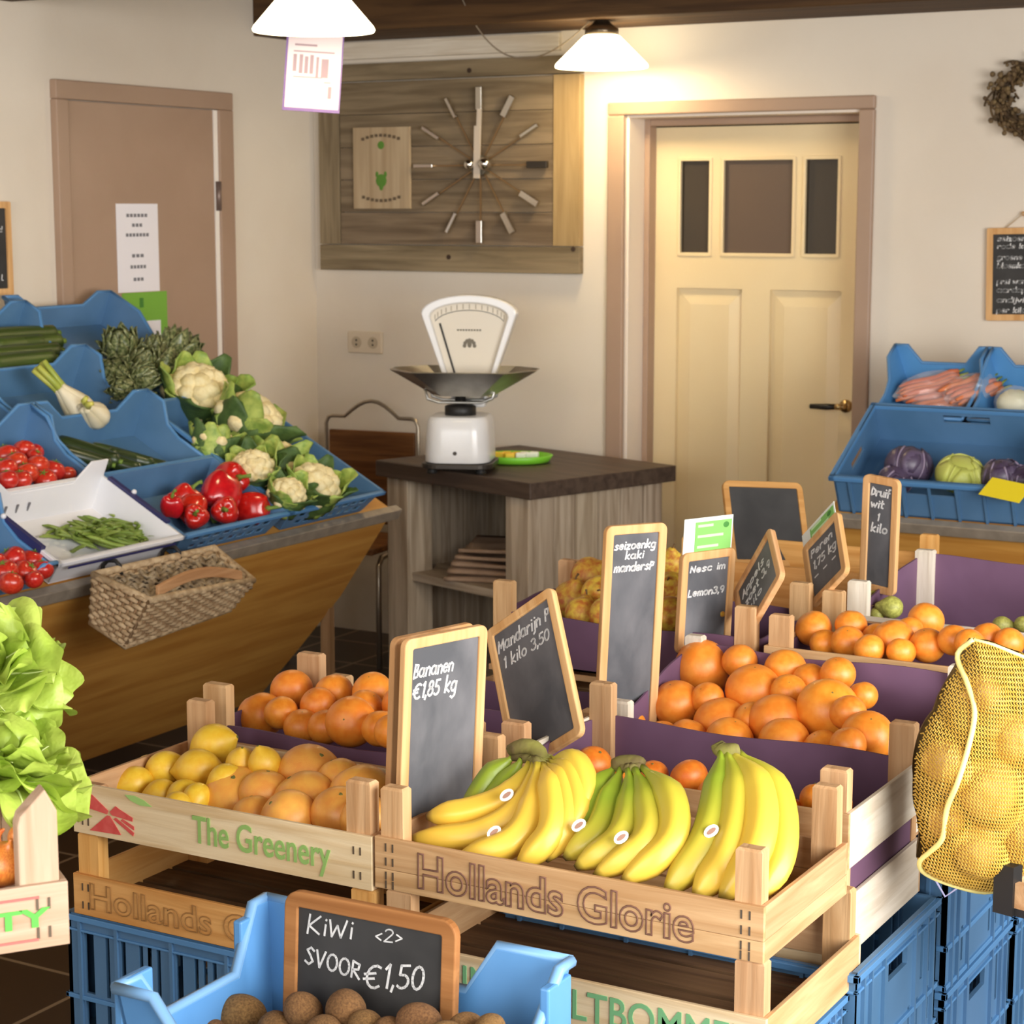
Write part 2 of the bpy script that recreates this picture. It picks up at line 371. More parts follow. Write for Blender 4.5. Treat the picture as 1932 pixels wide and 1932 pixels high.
# ------------------------------------------------------------------ pendant lamps
def lamp(label, c, R, top, power):
    # c: centre of the rim; R rim radius; top: height of the cone
    o = thing('pendant_lamp', label, 'lamp', c)
    em = mat('opal_glass', (255, 250, 232), None, .3, emis=((255, 238, 196), 4.5))
    prof = [(R*.985, .0), (R, .006), (R*.98, .014), (R*.40, top*.93), (R*.30, top), (R*.285, top-.006), (R*.385, top*.9), (R*.96, .010), (R*.975, .002)]
    prof.append(prof[0])
    M().lathe(prof, 40, cap=False).build('lamp_shade', em, o, smooth=True)
    dm = mat('lamp_fitting', (110, 96, 78), None, .3, metal=.9)
    M().lathe([(R*.36, top-.004), (R*.36, top+.018), (R*.22, top+.035), (.026, top+.045), (.024, top+.085), (.012, top+.10), (.001, top+.10)], 24).build('cap', dm, o, smooth=True)
    ch = M(); z = top+.098; i = 0
    while c[2]+z < 2.78 and i < 60:
        ax = (1, 0) if i % 2 else (0, 1)
        pts = [(ax[0]*.009*math.cos(q), ax[1]*.009*math.cos(q), z+.013+.014*math.sin(q)) for q in [2*PI*k/10 for k in range(11)]]
        ch.tube(pts, .0028, 6); z += .022; i += 1
    ch.build('chain', dm, o, smooth=True)
    M().ball((0, 0, .06), (.03, .03, .042), 16, 10).build('light_bulb', mat('bulb_glow', (255, 244, 220), None, .3, emis=((255, 232, 180), 12)), o, smooth=True)
    l = bpy.data.lights.new('bulb_light', 'POINT'); l.energy = power; l.color = (1, .78, .48); l.shadow_soft_size = .045
    lo = bpy.data.objects.new('bulb_light', l); col.objects.link(lo); lo.parent = o; lo.location = (0, 0, .01)
    return o
L1 = CAM+ray(592, 60)*(.335*FPX/231)/FPX
L2 = CAM+ray(1135, 128)*(.335*FPX/176)/FPX
lamp('cone pendant lamp with glowing opal shade, nearer the camera, in front of the price sheet', tuple(L1), .168, .135, 3.5)
lamp('cone pendant lamp with glowing opal shade, hanging by the plank panel and the cream door', tuple(L2), .168, .118, 6.5)
cc = M(); pts = []
A, B2, C3 = on_y(868, -12, 6.38), on_y(1010, 140, 6.6), Vector(L2)+Vector((0, 0, .21))
for i in range(25):
    t = i/24; p = A*(1-t)**2+Vector((on_y(960, 215, 6.6)))*2*t*(1-t)+C3*t*t; pts.append(p)
tag(cc.tube(pts, .0028, 6).build('power_cable', mat('cable_grey', (120, 104, 84), None, .6)), 'thin grey cable looping from the ceiling beam to the far lamp', 'cable')

# hanging price sheet under the near lamp
hs_y = depth(L1)
p0 = CAM+ray(533, 64)*(5.4/FPX); p1 = CAM+ray(640, 214)*(5.4/FPX)
hsn = thing('hanging_sheet', 'white printed sheet in a purple edged holder, hanging below the near lamp', 'sign')
q = [CAM+ray(x, y)*(5.8/FPX) for x, y in ((534, 30), (640, 30), (640, 214), (532, 207))]
ex = (q[2]-q[3]).normalized(); ez = (q[0]-q[3]).normalized(); ey = ez.cross(ex).normalized(); ez = ex.cross(ey)
hsn.matrix_world = Matrix(((ex.x, ey.x, ez.x, q[3].x), (ex.y, ey.y, ez.y, q[3].y), (ex.z, ey.z, ez.z, q[3].z), (0, 0, 0, 1)))
W_, H_ = (q[2]-q[3]).length, (q[0]-q[3]).length
M().box(0, W_, .001, .004, 0, H_).build('backing', mat('purple_plastic', (112, 84, 150), None, .5), hsn)
M().box(.006, W_-.004, 0, .0012, .009, H_).build('sheet', mat('sheet_paper', (206, 194, 202), None, .85), hsn)
t = M()
for x0, x1, z0, z1 in ((.018, .026, .115, .165), (.032, .040, .11, .165), (.044, .052, .11, .16), (.056, .064, .11, .165), (.07, .076, .10, .16), (.082, .098, .10, .155), (.02, .07, .19, .196), (.018, .11, .172, .176), (.02, .085, .098, .101), (.09, .105, .085, .088), (.10, .108, .04, .075)):
    t.box(x0*1.3, x1*1.3, -.0006, .0002, z0, z1)
t.build('printed_text', mat('sheet_ink', (150, 132, 144), None, .8), hsn)
M().ball((W_*.42, 0, .065), (.035, .0006, .022), 18, 8).build('printed_blob', mat('sheet_pink', (242, 214, 204), None, .8), hsn)
M().tube([(0.01, .002, H_), (.01, .002, 2.79-q[3].z)], .0015, 5).tube([(W_-.01, .002, H_), (W_-.01, .002, 2.79-q[3].z)], .0015, 5).build('hanging_string', mat('cable_grey', (0, 0, 0)), hsn)

# wreath
wc = on_y(1943, 186, YB-.03)
wr = M(); random.seed(3)
wn = thing('wreath', 'round brown twig wreath on the back wall, above the chalkboard', 'wreath', (wc.x, YB-.045, wc.z))
for k in range(420):
    a = random.uniform(0, 2*PI); rr = .092+random.gauss(0, .015); ln = random.uniform(.25, .5)
    o1, o2 = random.gauss(0, .018), random.gauss(0, .018)
    wr.tube([((rr+o1*math.sin(3*t))*math.cos(a+t), o2*math.cos(4*t), (rr+o1*math.sin(3*t))*math.sin(a+t)) for t in [ln*i/5 for i in range(6)]], .0042, 5)
wr.build('twig_ring', mat('twig', (104, 82, 48), (66, 50, 30), .85, 30, rnd=.1), wn)
nb = M()
for k in range(160):
    a = random.uniform(0, 2*PI); rr = .095+random.gauss(0, .022); nb.ball((rr*math.cos(a), random.uniform(-.035, 0), rr*math.sin(a)), random.uniform(.006, .011), 8, 6)
nb.build('seed_pods', mat('pods', (120, 98, 62), (84, 64, 40), .8, 40), wn)
wn['label'] = 'round brown twig wreath on the back wall, above the chalkboard'

# ------------------------------------------------------------------ chalk handwriting: single-stroke letters
def arc(cx, cy, rx, ry, a0, a1, n=9): return [(cx+rx*math.cos(math.radians(a0+(a1-a0)*i/n)), cy+ry*math.sin(math.radians(a0+(a1-a0)*i/n))) for i in range(n+1)]
O_ = arc(.25, .3, .22, .28, 90, 450, 12)
GL = {
 'a': [O_, [(.47, .55), (.47, .05), (.55, 0)]], 'b': [[(.05, 1), (.05, .02)], arc(.25, .28, .21, .27, 150, -170, 12)], 'c': [arc(.28, .3, .23, .28, 45, 315)],
 'd': [O_, [(.47, 1), (.47, 0)]], 'e': [[(.06, .32), (.46, .32)]+arc(.26, .3, .21, .28, 5, 320)], 'g': [O_, [(.47, .55), (.45, -.25), (.25, -.38), (.08, -.28)]],
 'i': [[(.1, .55), (.1, 0)], [(.1, .78), (.11, .82)]], 'j': [[(.2, .55), (.18, -.2), (.02, -.32)], [(.2, .78), (.21, .82)]], 'k': [[(.06, 1), (.06, 0)], [(.42, .58), (.08, .25), (.45, 0)]],
 'l': [[(.1, 1), (.1, .08), (.2, 0)]], 'm': [[(.05, .55), (.05, 0)], [(.05, .4), (.2, .57), (.32, .45), (.32, 0)], [(.32, .4), (.47, .57), (.6, .45), (.6, 0)]],
 'n': [[(.05, .55), (.05, 0)], [(.05, .4), (.25, .57), (.42, .45), (.42, 0)]], 'o': [O_], 'p': [[(.05, .55), (.05, -.38)], arc(.25, .3, .21, .26, 150, -150, 12)],
 'r': [[(.05, .55), (.05, 0)], [(.05, .38), (.2, .56), (.36, .52)]], 's': [[(.42, .5), (.25, .58), (.1, .45), (.25, .3), (.4, .16), (.25, 0), (.05, .06)]], 't': [[(.18, .9), (.18, .06), (.35, .02)], [(.02, .58), (.36, .6)]],
 'u': [[(.05, .55), (.07, .1), (.22, 0), (.42, .15), (.44, .55), (.44, 0)]], 'v': [[(.03, .55), (.22, 0), (.44, .58)]], 'w': [[(.02, .55), (.16, 0), (.3, .45), (.46, 0), (.62, .57)]], 'z': [[(.05, .55), (.43, .55), (.05, 0), (.45, .02)]],
 '0': [arc(.25, .42, .22, .42, 90, 450, 14)], '1': [[(.1, .7), (.25, .88), (.22, 0)]], '2': [arc(.25, .62, .2, .22, 160, -30)+[(.05, 0), (.48, .02)]], '3': [arc(.22, .64, .2, .2, 150, -80)+arc(.22, .22, .24, .23, 80, -150)],
 '5': [[(.45, .85), (.12, .84), (.1, .5)]+arc(.22, .25, .24, .25, 100, -140)], '8': [arc(.25, .63, .17, .2, -90, 270, 12)+arc(.25, .21, .21, .22, 90, -270, 12)], '9': [arc(.25, .6, .19, .22, 0, 360, 12)+[(.42, .3), (.3, 0)]], '4': [[(.3, .85), (.04, .3), (.46, .32)], [(.33, .5), (.32, 0)]],
 '€': [arc(.42, .42, .34, .42, 55, 305), [(-.02, .52), (.42, .56)], [(-.04, .34), (.38, .36)]], ',': [[(.1, .06), (.04, -.16)]], '.': [[(.06, 0), (.08, .03)]], '-': [[(.05, .3), (.4, .32)]],
 'B': [[(.06, .9), (.05, 0)], [(.05, .88), (.35, .82), (.33, .55), (.08, .47), (.42, .38), (.4, .08), (.05, 0)]], 'K': [[(.07, 1), (.05, 0)], [(.5, .95), (.08, .42), (.52, .02)]], 'W': [[(.02, .85), (.16, 0), (.34, .6), (.52, 0), (.7, .9)]],
 'S': [[(.46, .75), (.28, .88), (.1, .72), (.3, .45), (.44, .2), (.25, 0), (.04, .12)]], 'V': [[(.02, .85), (.24, 0), (.48, .88)]], 'O': [arc(.28, .42, .25, .42, 90, 450, 14)], 'R': [[(.06, .85), (.05, 0)], [(.06, .84), (.4, .75), (.36, .48), (.08, .42), (.46, 0)]],
 'M': [[(.04, 0), (.08, .85), (.32, .3), (.58, .86), (.62, 0)]], 'N': [[(.05, 0), (.07, .85), (.44, .02), (.47, .86)]], 'L': [[(.08, .88), (.05, .02), (.42, .02)]], 'D': [[(.06, .86), (.05, 0), (.4, .15), (.44, .6), (.06, .87)]], 'P': [[(.06, 0), (.07, .86), (.42, .78), (.36, .45), (.08, .42)]], 'I': [[(.1, .85), (.09, 0)]],
 'h': [[(.05, 1), (.05, 0)], [(.05, .4), (.25, .57), (.42, .42), (.42, 0)]], 'f': [[(.36, .95), (.2, .95), (.15, .7), (.15, 0)], [(.02, .55), (.32, .56)]], 'A': [[(.02, 0), (.25, .9), (.46, 0)], [(.1, .34), (.4, .36)]], '7': [[(.04, .84), (.45, .86), (.18, 0)]], 'y': [[(.05, .55), (.22, .1)], [(.43, .56), (.15, -.35)]],
 '<': [[(.36, .5), (.06, .28), (.36, .06)]], '>': [[(.06, .5), (.36, .28), (.06, .06)]], ' ': [],
}
def scribe(m, text, x, z, h, y=-.0006, wd=.0022, slant=.18, gap=.12, width=None, jit=.03, rise=0):
    rng = random.Random(text)
    ws = []
    for ch in text:
        xs = [p[0] for st in GL[ch] for p in st]; ws.append((max(xs) if xs else .3)+gap)
    tot = sum(ws); k = h if width is None else width/tot
    cx = 0
    for ch, cw in zip(text, ws):
        dy = rng.uniform(-jit, jit)
        for st in GL[ch]:
            pts = [(x+k*(cx+px)+slant*h*py, z+h*(py+dy)+rise*(cx+px)*k) for px, py in st]
            for a, b in zip(pts, pts[1:]):
                d = Vector((b[0]-a[0], b[1]-a[1])); ln = d.length
                if ln < 1e-6: continue
                d /= ln; n = Vector((-d.y, d.x))*wd/2; e = d*wd*.3
                q = [(a[0]-e.x+n.x, a[1]-e.y+n.y), (a[0]-e.x-n.x, a[1]-e.y-n.y), (b[0]+e.x-n.x, b[1]+e.y-n.y), (b[0]+e.x+n.x, b[1]+e.y+n.y)]
                m.add([(u, y, v) for u, v in q]+[(u, y+.0006, v) for u, v in q], [(0, 1, 2, 3), (7, 6, 5, 4), (0, 4, 5, 1), (1, 5, 6, 2), (2, 6, 7, 3), (3, 7, 4, 0)])
        cx += cw
def rrect(w, h, r, x0=0, z0=0, n=5):
    pts = []
    for cx, cz, a0 in ((w-r, h-r, 0), (r, h-r, 90), (r, r, 180), (w-r, r, 270)):
        pts += [(x0+cx+r*math.cos(math.radians(a0+90*i/n)), z0+cz+r*math.sin(math.radians(a0+90*i/n))) for i in range(n+1)]
    return pts
def ring(m, po, pi, y0, y1):
    n = len(po)
    v = [(x, y0, z) for x, z in po]+[(x, y0, z) for x, z in pi]+[(x, y1, z) for x, z in po]+[(x, y1, z) for x, z in pi]
    f = []
    for i in range(n):
        j = (i+1) % n
        f += [(i, j, n+j, n+i), (2*n+i, 3*n+i, 3*n+j, 2*n+j), (i, 2*n+i, 2*n+j, j), (n+i, n+j, 3*n+j, 3*n+i)]
    m.add(v, f)
def frame_matrix(tl, tr, bl):
    x = (tr-tl).normalized(); z = (tl-bl); z = (z-x*z.dot(x)).normalized(); y = z.cross(x)
    return Matrix(((x.x, y.x, z.x, 0), (x.y, y.y, z.y, 0), (x.z, y.z, z.z, 0), (0, 0, 0, 1)))
def chalkboard(label, TL, TR, BL, y1, lean, lines, ext=1.0, fw=.017, w=None, fm=None, sm=None, cat='chalkboard', r=.014, th=.012, tr3=None):
    # corners of the board as seen in the photo; TL at depth y1, BL at depth y1-lean, TR where the corner is square
    a = on_y(*TL, y1); b = on_y(*BL, y1-lean); rr = ray(*TR); h = b-a
    t = (a-CAM).dot(h)/rr.dot(h); c = CAM+rr*t
    if tr3: c = Vector(tr3)
    W = w or (c-a).length; H = h.length*ext
    mt = frame_matrix(a, c, b); org = a+h.normalized()*H
    mt.translation = org
    o = thing('chalkboard', label, cat, mat=mt)
    po = rrect(W, H, r); pi = rrect(W-2*fw, H-2*fw, .003, fw, fw)
    m = M(); ring(m, po, pi, -.004, th-.004); m.build('frame', fm or frame_w, o, bevel=.002)
    M().box(fw-.003, W-fw+.003, 0, .004, fw-.003, H-fw+.003).build('slate', sm or slate, o)
    if lines:
        m = M()
        for (txt, fx, fz, fh, fwid, wd, *rest) in lines:
            scribe(m, txt, fw+fx*(W-2*fw), H*fz, fh*H, width=fwid*(W-2*fw) if fwid else None, wd=wd, rise=rest[0] if rest else 0)
        m.build('chalk_writing', chalk, o)
    return o

# boards on the walls
o = chalkboard('chalkboard with handwritten list on the back wall at right, under the wreath', (1852, 431), (2010, 428), (1860, 605), YB-.02, 0,
   [('seizoen lijst van', .06, .86, .055, .9, .004), ('rode kool', .06, .78, .05, .55, .004), ('groene kool mooi', .06, .66, .055, .9, .004), ('bloemkool', .06, .57, .055, .5, .004),
    ('prei wortel nieuw', .06, .40, .055, .85, .004), ('aardappel', .06, .31, .055, .6, .004), ('andijvie rood', .06, .20, .055, .8, .004), ('per kilo 2,50', .06, .09, .055, .7, .004)], fw=.022, fm=frame_w, sm=slate_dk, r=.006, th=.03, tr3=on_y(2010, 428, YB-.02))
M().tube([(.06, .01, .315), (.125, -.005, .362), (.20, .01, .315)], .002, 6).build('hanging_cord', mat('cord', (206, 184, 150), None, .8), o, smooth=True)
M().tube([(.125, .0, .362), (.125, .02, .362)], .008, 10).build('wall_peg', frame_w, o, smooth=True)
e0 = on_x(22, 384, XL+.02); e1 = on_x(24, 556, XL+.02)
o = thing('chalkboard', 'chalkboard with list on the left wall beside the brown door, cut by the picture edge', 'chalkboard', mat=Matrix(((0, -1, 0, XL+.02), (1, 0, 0, e1.y-.42), (0, 0, 1, e1.z), (0, 0, 0, 1))))
m = M(); ring(m, rrect(.42, .31, .006), rrect(.376, .266, .003, .022, .022), -.006, .016); m.build('frame', frame_w, o)
M().box(.02, .40, 0, .006, .02, .29).build('slate', slate_dk, o)
m = M()
for i, (tx, wd_) in enumerate((('verse groente', .3), ('van het land', .34), ('elke dag', .22), ('appel en peer', .3), ('eieren 2,50', .26), ('aardappel', .34))): scribe(m, tx, .045, .25-.04*i, .018, width=wd_, wd=.004)
m.build('chalk_writing', chalk, o)

# ------------------------------------------------------------------ table with the scale
T0, T1, T2 = on_z(708, 868, .83), on_z(1000, 912, .83), on_z(1122, 862, .83)
tx = (T1-T0).normalized(); ty = Vector((-tx.y, tx.x, 0)); TW, TD = (T1-T0).length, .72
tm = Matrix(((tx.x, ty.x, 0, T0.x), (tx.y, ty.y, 0, T0.y), (0, 0, 1, 0), (0, 0, 0, 1)))
tb = thing('side_table', 'weathered grey wooden table with dark top, carrying the scale', 'table', mat=tm)
gx, gz = wood('grey_wood', (198, 180, 156), (158, 138, 114), 'x', k=.7), wood('grey_wood', (198, 180, 156), (158, 138, 114), 'z', k=.7)
M().box(0, TW, 0, TD, .772, .83).build('table_top', wood('dark_top', (88, 72, 60), (66, 52, 44), 'x', .5, .6), tb, bevel=.004)
for (x0, x1, y0, y1) in ((.03, .15, .03, .15), (TW-.16, TW-.04, .03, .15), (.03, .12, TD-.12, TD-.03), (TW-.14, TW-.04, TD-.12, TD-.03)):
    M().box(x0, x1, y0, y1, 0, .772).build('leg', gz, tb, bevel=.004)
for i in range(4):
    y0 = .15+i*(TD-.27)/4; M().box(TW-.075, TW-.05, y0, y0+(TD-.27)/4-.003, .02, .772).build('side_board', gz, tb, bevel=.002)
    M().box(.05, .07, y0, y0+(TD-.27)/4-.003, .02, .772).build('side_board', gz, tb, bevel=.002)
M().box(.06, TW-.06, TD-.06, TD-.04, .02, .772).build('back_board', wood('dark_board', (74, 56, 42), (54, 40, 30), 'x'), tb)
M().box(.06, TW-.06, .05, TD-.05, .39, .42).build('shelf', gx, tb, bevel=.002)
M().box(.06, TW-.06, .05, TD-.05, .04, .06).build('shelf', gx, tb, bevel=.002)
def tbl(x, y, z): return tm @ Vector((x, y, z))
pg = mat('brown_paper', (172, 142, 116), (156, 126, 100), .8, 14, bump=.3)
pb = thing('paper_bag_stack', 'pile of flat brown paper bags lying on the table shelf', 'paper bags', tuple(tbl(TW*.50, .24, .42)), .25)
for i in range(5):
    random.seed(i); m = M()
    m.grid(lambda u, v, i=i: ((u-.5)*.34*(1-.07*i), (v-.5)*.30*(1-.05*i), .014+i*.026+.02*math.sin(u*3+i)*math.sin(v*PI)+(.012 if v > .5 else 0)), 12, 10)
    mm = m.build('paper_bag', pg, pb, smooth=True); s = mm.modifiers.new('thick', 'SOLIDIFY'); s.thickness = .012

# weighing scale
SC = on_y(868, 862, 6.02); sx, sy = SC.x, 6.02
sr = YAW*.75
S = thing('weighing_scale', 'old white shop weighing scale with steel pan and fan dial, on the table', 'scale', (sx, sy, .83), sr)
wm = mat('white_enamel', (238, 236, 234), (230, 228, 226), .25, 3, coat=.4)
def sxz(px, py): # pixel to scale-local x,z in the scale's own front plane
    r = ray(px, py); n = Vector((math.sin(sr), -math.cos(sr), 0)); c = Vector((sx, sy, .83)); p = CAM+r*((c-CAM).dot(n)/r.dot(n)); d = p-c
    return (d.x*math.cos(sr)+d.y*math.sin(sr), d.z)
bw = (sxz(930, 800)[0]-sxz(808, 800)[0])/2; bx = (sxz(930, 800)[0]+sxz(808, 800)[0])/2
zb, zt = .038, sxz(868, 782)[1]
m = M(); po = rrect(2*bw, .26, .07, bx-bw, -.13, 8)
v = []; lv = [(zb, 1), (zb+.03, 1), (zt-.06, .97), (zt-.015, .93), (zt, .86)]
n_ = len(po)
for z, k in lv: v += [(bx+(x-bx)*k, y*k, z) for x, y in po]
f = [(i*n_+j, i*n_+(j+1) % n_, (i+1)*n_+(j+1) % n_, (i+1)*n_+j) for i in range(len(lv)-1) for j in range(n_)]+[tuple(range(n_))[::-1], tuple(range((len(lv)-1)*n_, len(lv)*n_))]
m.add(v, f).build('body', wm, S, smooth=True, bevel=.004)
M().prism(rrect(2*bw+.02, .27, .06, bx-bw-.01, -.135, 6), 'z', .018, .036).build('base_plate', mat('dark_metal', (70, 64, 58), None, .4, metal=.5), S, bevel=.003)
for dx in (-1, 1):
    for dy in (-.1, .1): M().lathe([(.018, 0), (.02, .006), (.014, .02)], 12, (bx+dx*(bw-.03), dy, 0)).build('foot', black, S)
M().tube([(bx, -.128, .075), (bx, -.133, .075)], .007, 12).build('screw', mat('dark_metal', (0, 0, 0)), S)
zc = sxz(868, 742)[1]
M().lathe([(.056, zt-.004), (.056, zt+.03), (.048, zt+.034), (.02, zt+.036), (.018, zc+.02)], 24, (bx, 0, 0)).build('column', black, S, smooth=True)
wr_ = M(); a, b = sxz(806, 742), sxz(938, 742); zz = sxz(868, 757)[1]
for yy in (-.05, .05):
    wr_.tube([(a[0]-.0, yy, a[1]+.02), (a[0]+.01, yy, a[1]-.015), (a[0]+.05, yy, zz), (b[0]-.05, yy, zz), (b[0]-.01, yy, b[1]-.015), (b[0], yy, b[1]+.02)], .005, 8)
wr_.tube([((a[0]+b[0])/2, -.05, zz), ((a[0]+b[0])/2, .05, zz)], .005, 8)
wr_.build('pan_cradle', steel, S, smooth=True)
pl_, pr_ = sxz(740, 700), sxz(1015, 692)
pc, pw = (pl_[0]+pr_[0])/2, (pr_[0]-pl_[0])/2; pz = sxz(870, 742)[1]; pt = (pl_[1]+pr_[1])/2
def octo(k, d): return [(pc+pw*x*k, d*y) for x, y in ((-1, -.25), (-.62, -1), (.62, -1), (1, -.25), (1, .25), (.62, 1), (-.62, 1), (-1, .25))]
m = M(); L0 = [(x, y, pz) for x, y in octo(.42, .085)]; L1_ = [(x, y, pt+.006*abs(x-pc)/pw-.004) for x, y in octo(1, .165)]
m.add(L0+L1_, [tuple(range(8))]+[(i, (i+1) % 8, 8+(i+1) % 8, 8+i) for i in range(8)])
p = m.build('pan', steel, S); s = p.modifiers.new('thick', 'SOLIDIFY'); s.thickness = .004
# fan dial behind the pan
def fan(cx, zbot, ztop, wb_, wt, rise, n=14):
    return [(cx-wb_, zbot), (cx+wb_, zbot)]+[(cx+wt*math.cos(PI*i/n), ztop+rise*math.sin(PI*i/n)) for i in range(n+1)]
fl, fr, ftop, fb = sxz(788, 596), sxz(970, 592), sxz(876, 558), sxz(872, 700)
fcx, fwt = (fl[0]+fr[0])/2, (fr[0]-fl[0])/2; fz = (fl[1]+fr[1])/2; fb_z = zt+.02
fo = fan(fcx, fb_z, fz, fwt*.32, fwt, ftop[1]-fz); fi = fan(fcx, fb_z+.03, fz-.012, fwt*.30, fwt*.82, ftop[1]-fz-.016)
m = M(); ring(m, fo, fi, .06, .13); m.build('dial_housing', wm, S, bevel=.006)
M().prism(fo, 'y', .10, .126).build('dial_back', wm, S)
M().prism(fi, 'y', .088, .099).build('dial_face', mat('dial_cream', (226, 216, 198), None, .5), S)
m = M()
for i in range(15):
    a = PI*(.12+.76*i/14); x = fcx+fwt*.78*math.cos(a); z = fz-.03+(ftop[1]-fz)*.9*math.sin(a)
    m.box(x-.0016, x+.0016, .0865, .088, z-.014, z+.004)
m.build('dial_scale', mat('scale_band', (172, 160, 140), None, .7), S)
m = M(); ps = [(fcx+fwt*.76*math.cos(PI*(.1+.8*i/12)), fz-.045+(ftop[1]-fz)*.85*math.sin(PI*(.1+.8*i/12))) for i in range(13)]
m.tube([(x, .0865, z) for x, z in ps], .0012, 5)
m.tube([(fcx-fwt*.62, .085, fz-.035), (fcx-fwt*.28, .085, fb_z+.1)], .0035, 6)
m.build('pointer', black, S)
m = M()
for i in range(9): m.box(fcx-.045+i*.01, fcx-.038+i*.01, .0865, .088, fz-.062, fz-.056)
for k in range(7):
    a = PI*k/6; m.ball((fcx+.018*math.cos(a), .087, fz-.115+.020*math.sin(a)), (.007, .001, .007), 8, 6)
m.ball((fcx, .087, fz-.11), (.008, .001, .012), 10, 6)
m.build('emblem', mat('emblem_grey', (120, 112, 98), None, .7), S)

# small green tray on the table
tc = on_z(972, 872, .83)
tr = thing('green_tray', 'small lime green tray with yellow and white sweets, beside the scale', 'tray', (tc.x, tc.y, .83), sr)
m = M(); m.lathe([(.10, 0), (.125, .004), (.14, .028), (.134, .03), (.118, .009), (.001, .008)], 28, fn=lambda q, z: 1/(1+.25*math.sin(q)**2)); m.build('dish', mat('lime_plastic', (126, 206, 52), None, .4), tr, smooth=True)
for i, (dx, dy, c) in enumerate(((-.06, .0, 0), (-.035, .03, 0), (-.02, -.02, 0), (.0, .02, 0), (.03, .03, 1), (-.08, .02, 0), (.06, .045, 1), (.02, 0, 1))):
    M().box(dx-.018, dx+.018, dy-.012, dy+.012, .010, .036, Matrix.Rotation(.4*(i % 3-1)*.3, 4, 'Z')).build('sweet', mat('sweet_yellow', (240, 196, 60), None, .5) if c == 0 else mat('sweet_white', (240, 236, 226), None, .5), tr, bevel=.006)

# chair behind the table
ch = on_y(712, 830, 6.62)
co = thing('chair', 'chair with brown wooden back and bent metal frame, behind the table', 'chair', (ch.x, 6.58, 0), .12)
tubem = mat('chair_tube', (176, 164, 146), None, .3, metal=.8)
z0, zt_ = .45, .93
hw = .205
M().tube([(-hw, 0, 0), (-hw, 0, zt_-.03), (-hw+.012, 0, zt_-.005), (-hw+.03, 0, zt_), (-.12, 0, zt_)]+[(-.12+.24*i/8, 0, zt_+.065*math.sin(PI*i/8)) for i in range(1, 8)]+[(.12, 0, zt_), (hw-.03, 0, zt_), (hw-.012, 0, zt_-.005), (hw, 0, zt_-.03), (hw, 0, 0)], .008, 10).build('frame', tubem, co, smooth=True)
for x in (-hw, hw):
    M().tube([(x, -.36, 0), (x, -.36, .40), (x, -.33, .43), (x, 0, .44)], .011, 10).build('leg', tubem, co, smooth=True)
bk = wood('chair_wood', (128, 84, 46), (98, 60, 30), 'x', .5)
M().box(-hw+.015, hw-.015, -.006, .012, .50, .875).build('backrest', bk, co, bevel=.004)
M().box(-hw+.005, hw-.005, -.40, .0, .445, .47).build('seat', bk, co, bevel=.006)

# ------------------------------------------------------------------ left produce stand: sloping deck along the left wall
SA = math.radians(28); SC_, SS_ = math.cos(SA), math.sin(SA)
SP0 = Vector((-3.63, 0, .77)); SU = Vector((-SC_, 0, SS_)); SN = Vector((SS_, 0, SC_))
def on_shelf(px, py, off): r = ray(px, py); return CAM+r*((SP0+SN*off-CAM).dot(SN)/r.dot(SN))
def shelf_m(u, y, off=0):
    o = SP0+SU*u+SN*off
    return Matrix(((SU.x, 0, SN.x, o.x), (0, -1, 0, y), (SU.z, 0, SN.z, o.z), (0, 0, 0, 1)))
ply = wood('plywood', (214, 160, 78), (192, 134, 58), 'y', .45, .5, .1)
lstand = thing('produce_stand', 'long plywood produce stand with sloping deck along the left wall', 'display stand')
sm4 = shelf_m(0, 5.52)
M().box(-.012, 1.29, 0, 3.2, -.03, -.004, sm4).build('deck', ply, lstand)
M().box(-.045, -.014, -.03, 3.2, -.034, .006, sm4).build('edge_strip', mat('edge_metal', (170, 156, 138), (150, 138, 122), .4, 20, metal=.3), lstand, bevel=.003)
tn = math.tan(math.radians(32)); xf, zf = -3.618, .735
pe = [(5.515, zf), (2.3, zf), (2.3, .10), (5.28, .10), (5.38, .26), (5.48, .45)]
v = [(xf-(zf-z)*tn+d, y, z) for d in (0, -.02) for y, z in pe]; n_ = len(pe)
M().add(v, [tuple(range(n_)), tuple(range(n_, 2*n_))[::-1]]+[(i, n_+i, n_+(i+1) % n_, (i+1) % n_) for i in range(n_)]).build('front_panel', ply, lstand)
lp = on_y(620, 1130, 5.46)
for y in (5.46, 4.0, 2.6):
    M().box(lp.x-.025, lp.x+.012, y-.015, y+.015, 0, .50).build('leg', wood('post_wood', (166, 130, 92), (142, 106, 70), 'z'), lstand)
    M().box(XL+.06, XL+.1, y-.03, y+.03, 0, 1.28).build('leg', wood('post_wood', (166, 130, 92), (142, 106, 70), 'z'), lstand)
    M().box(XL+.08, lp.x, y-.012, y+.012, .42, .48).build('brace', ply, lstand)

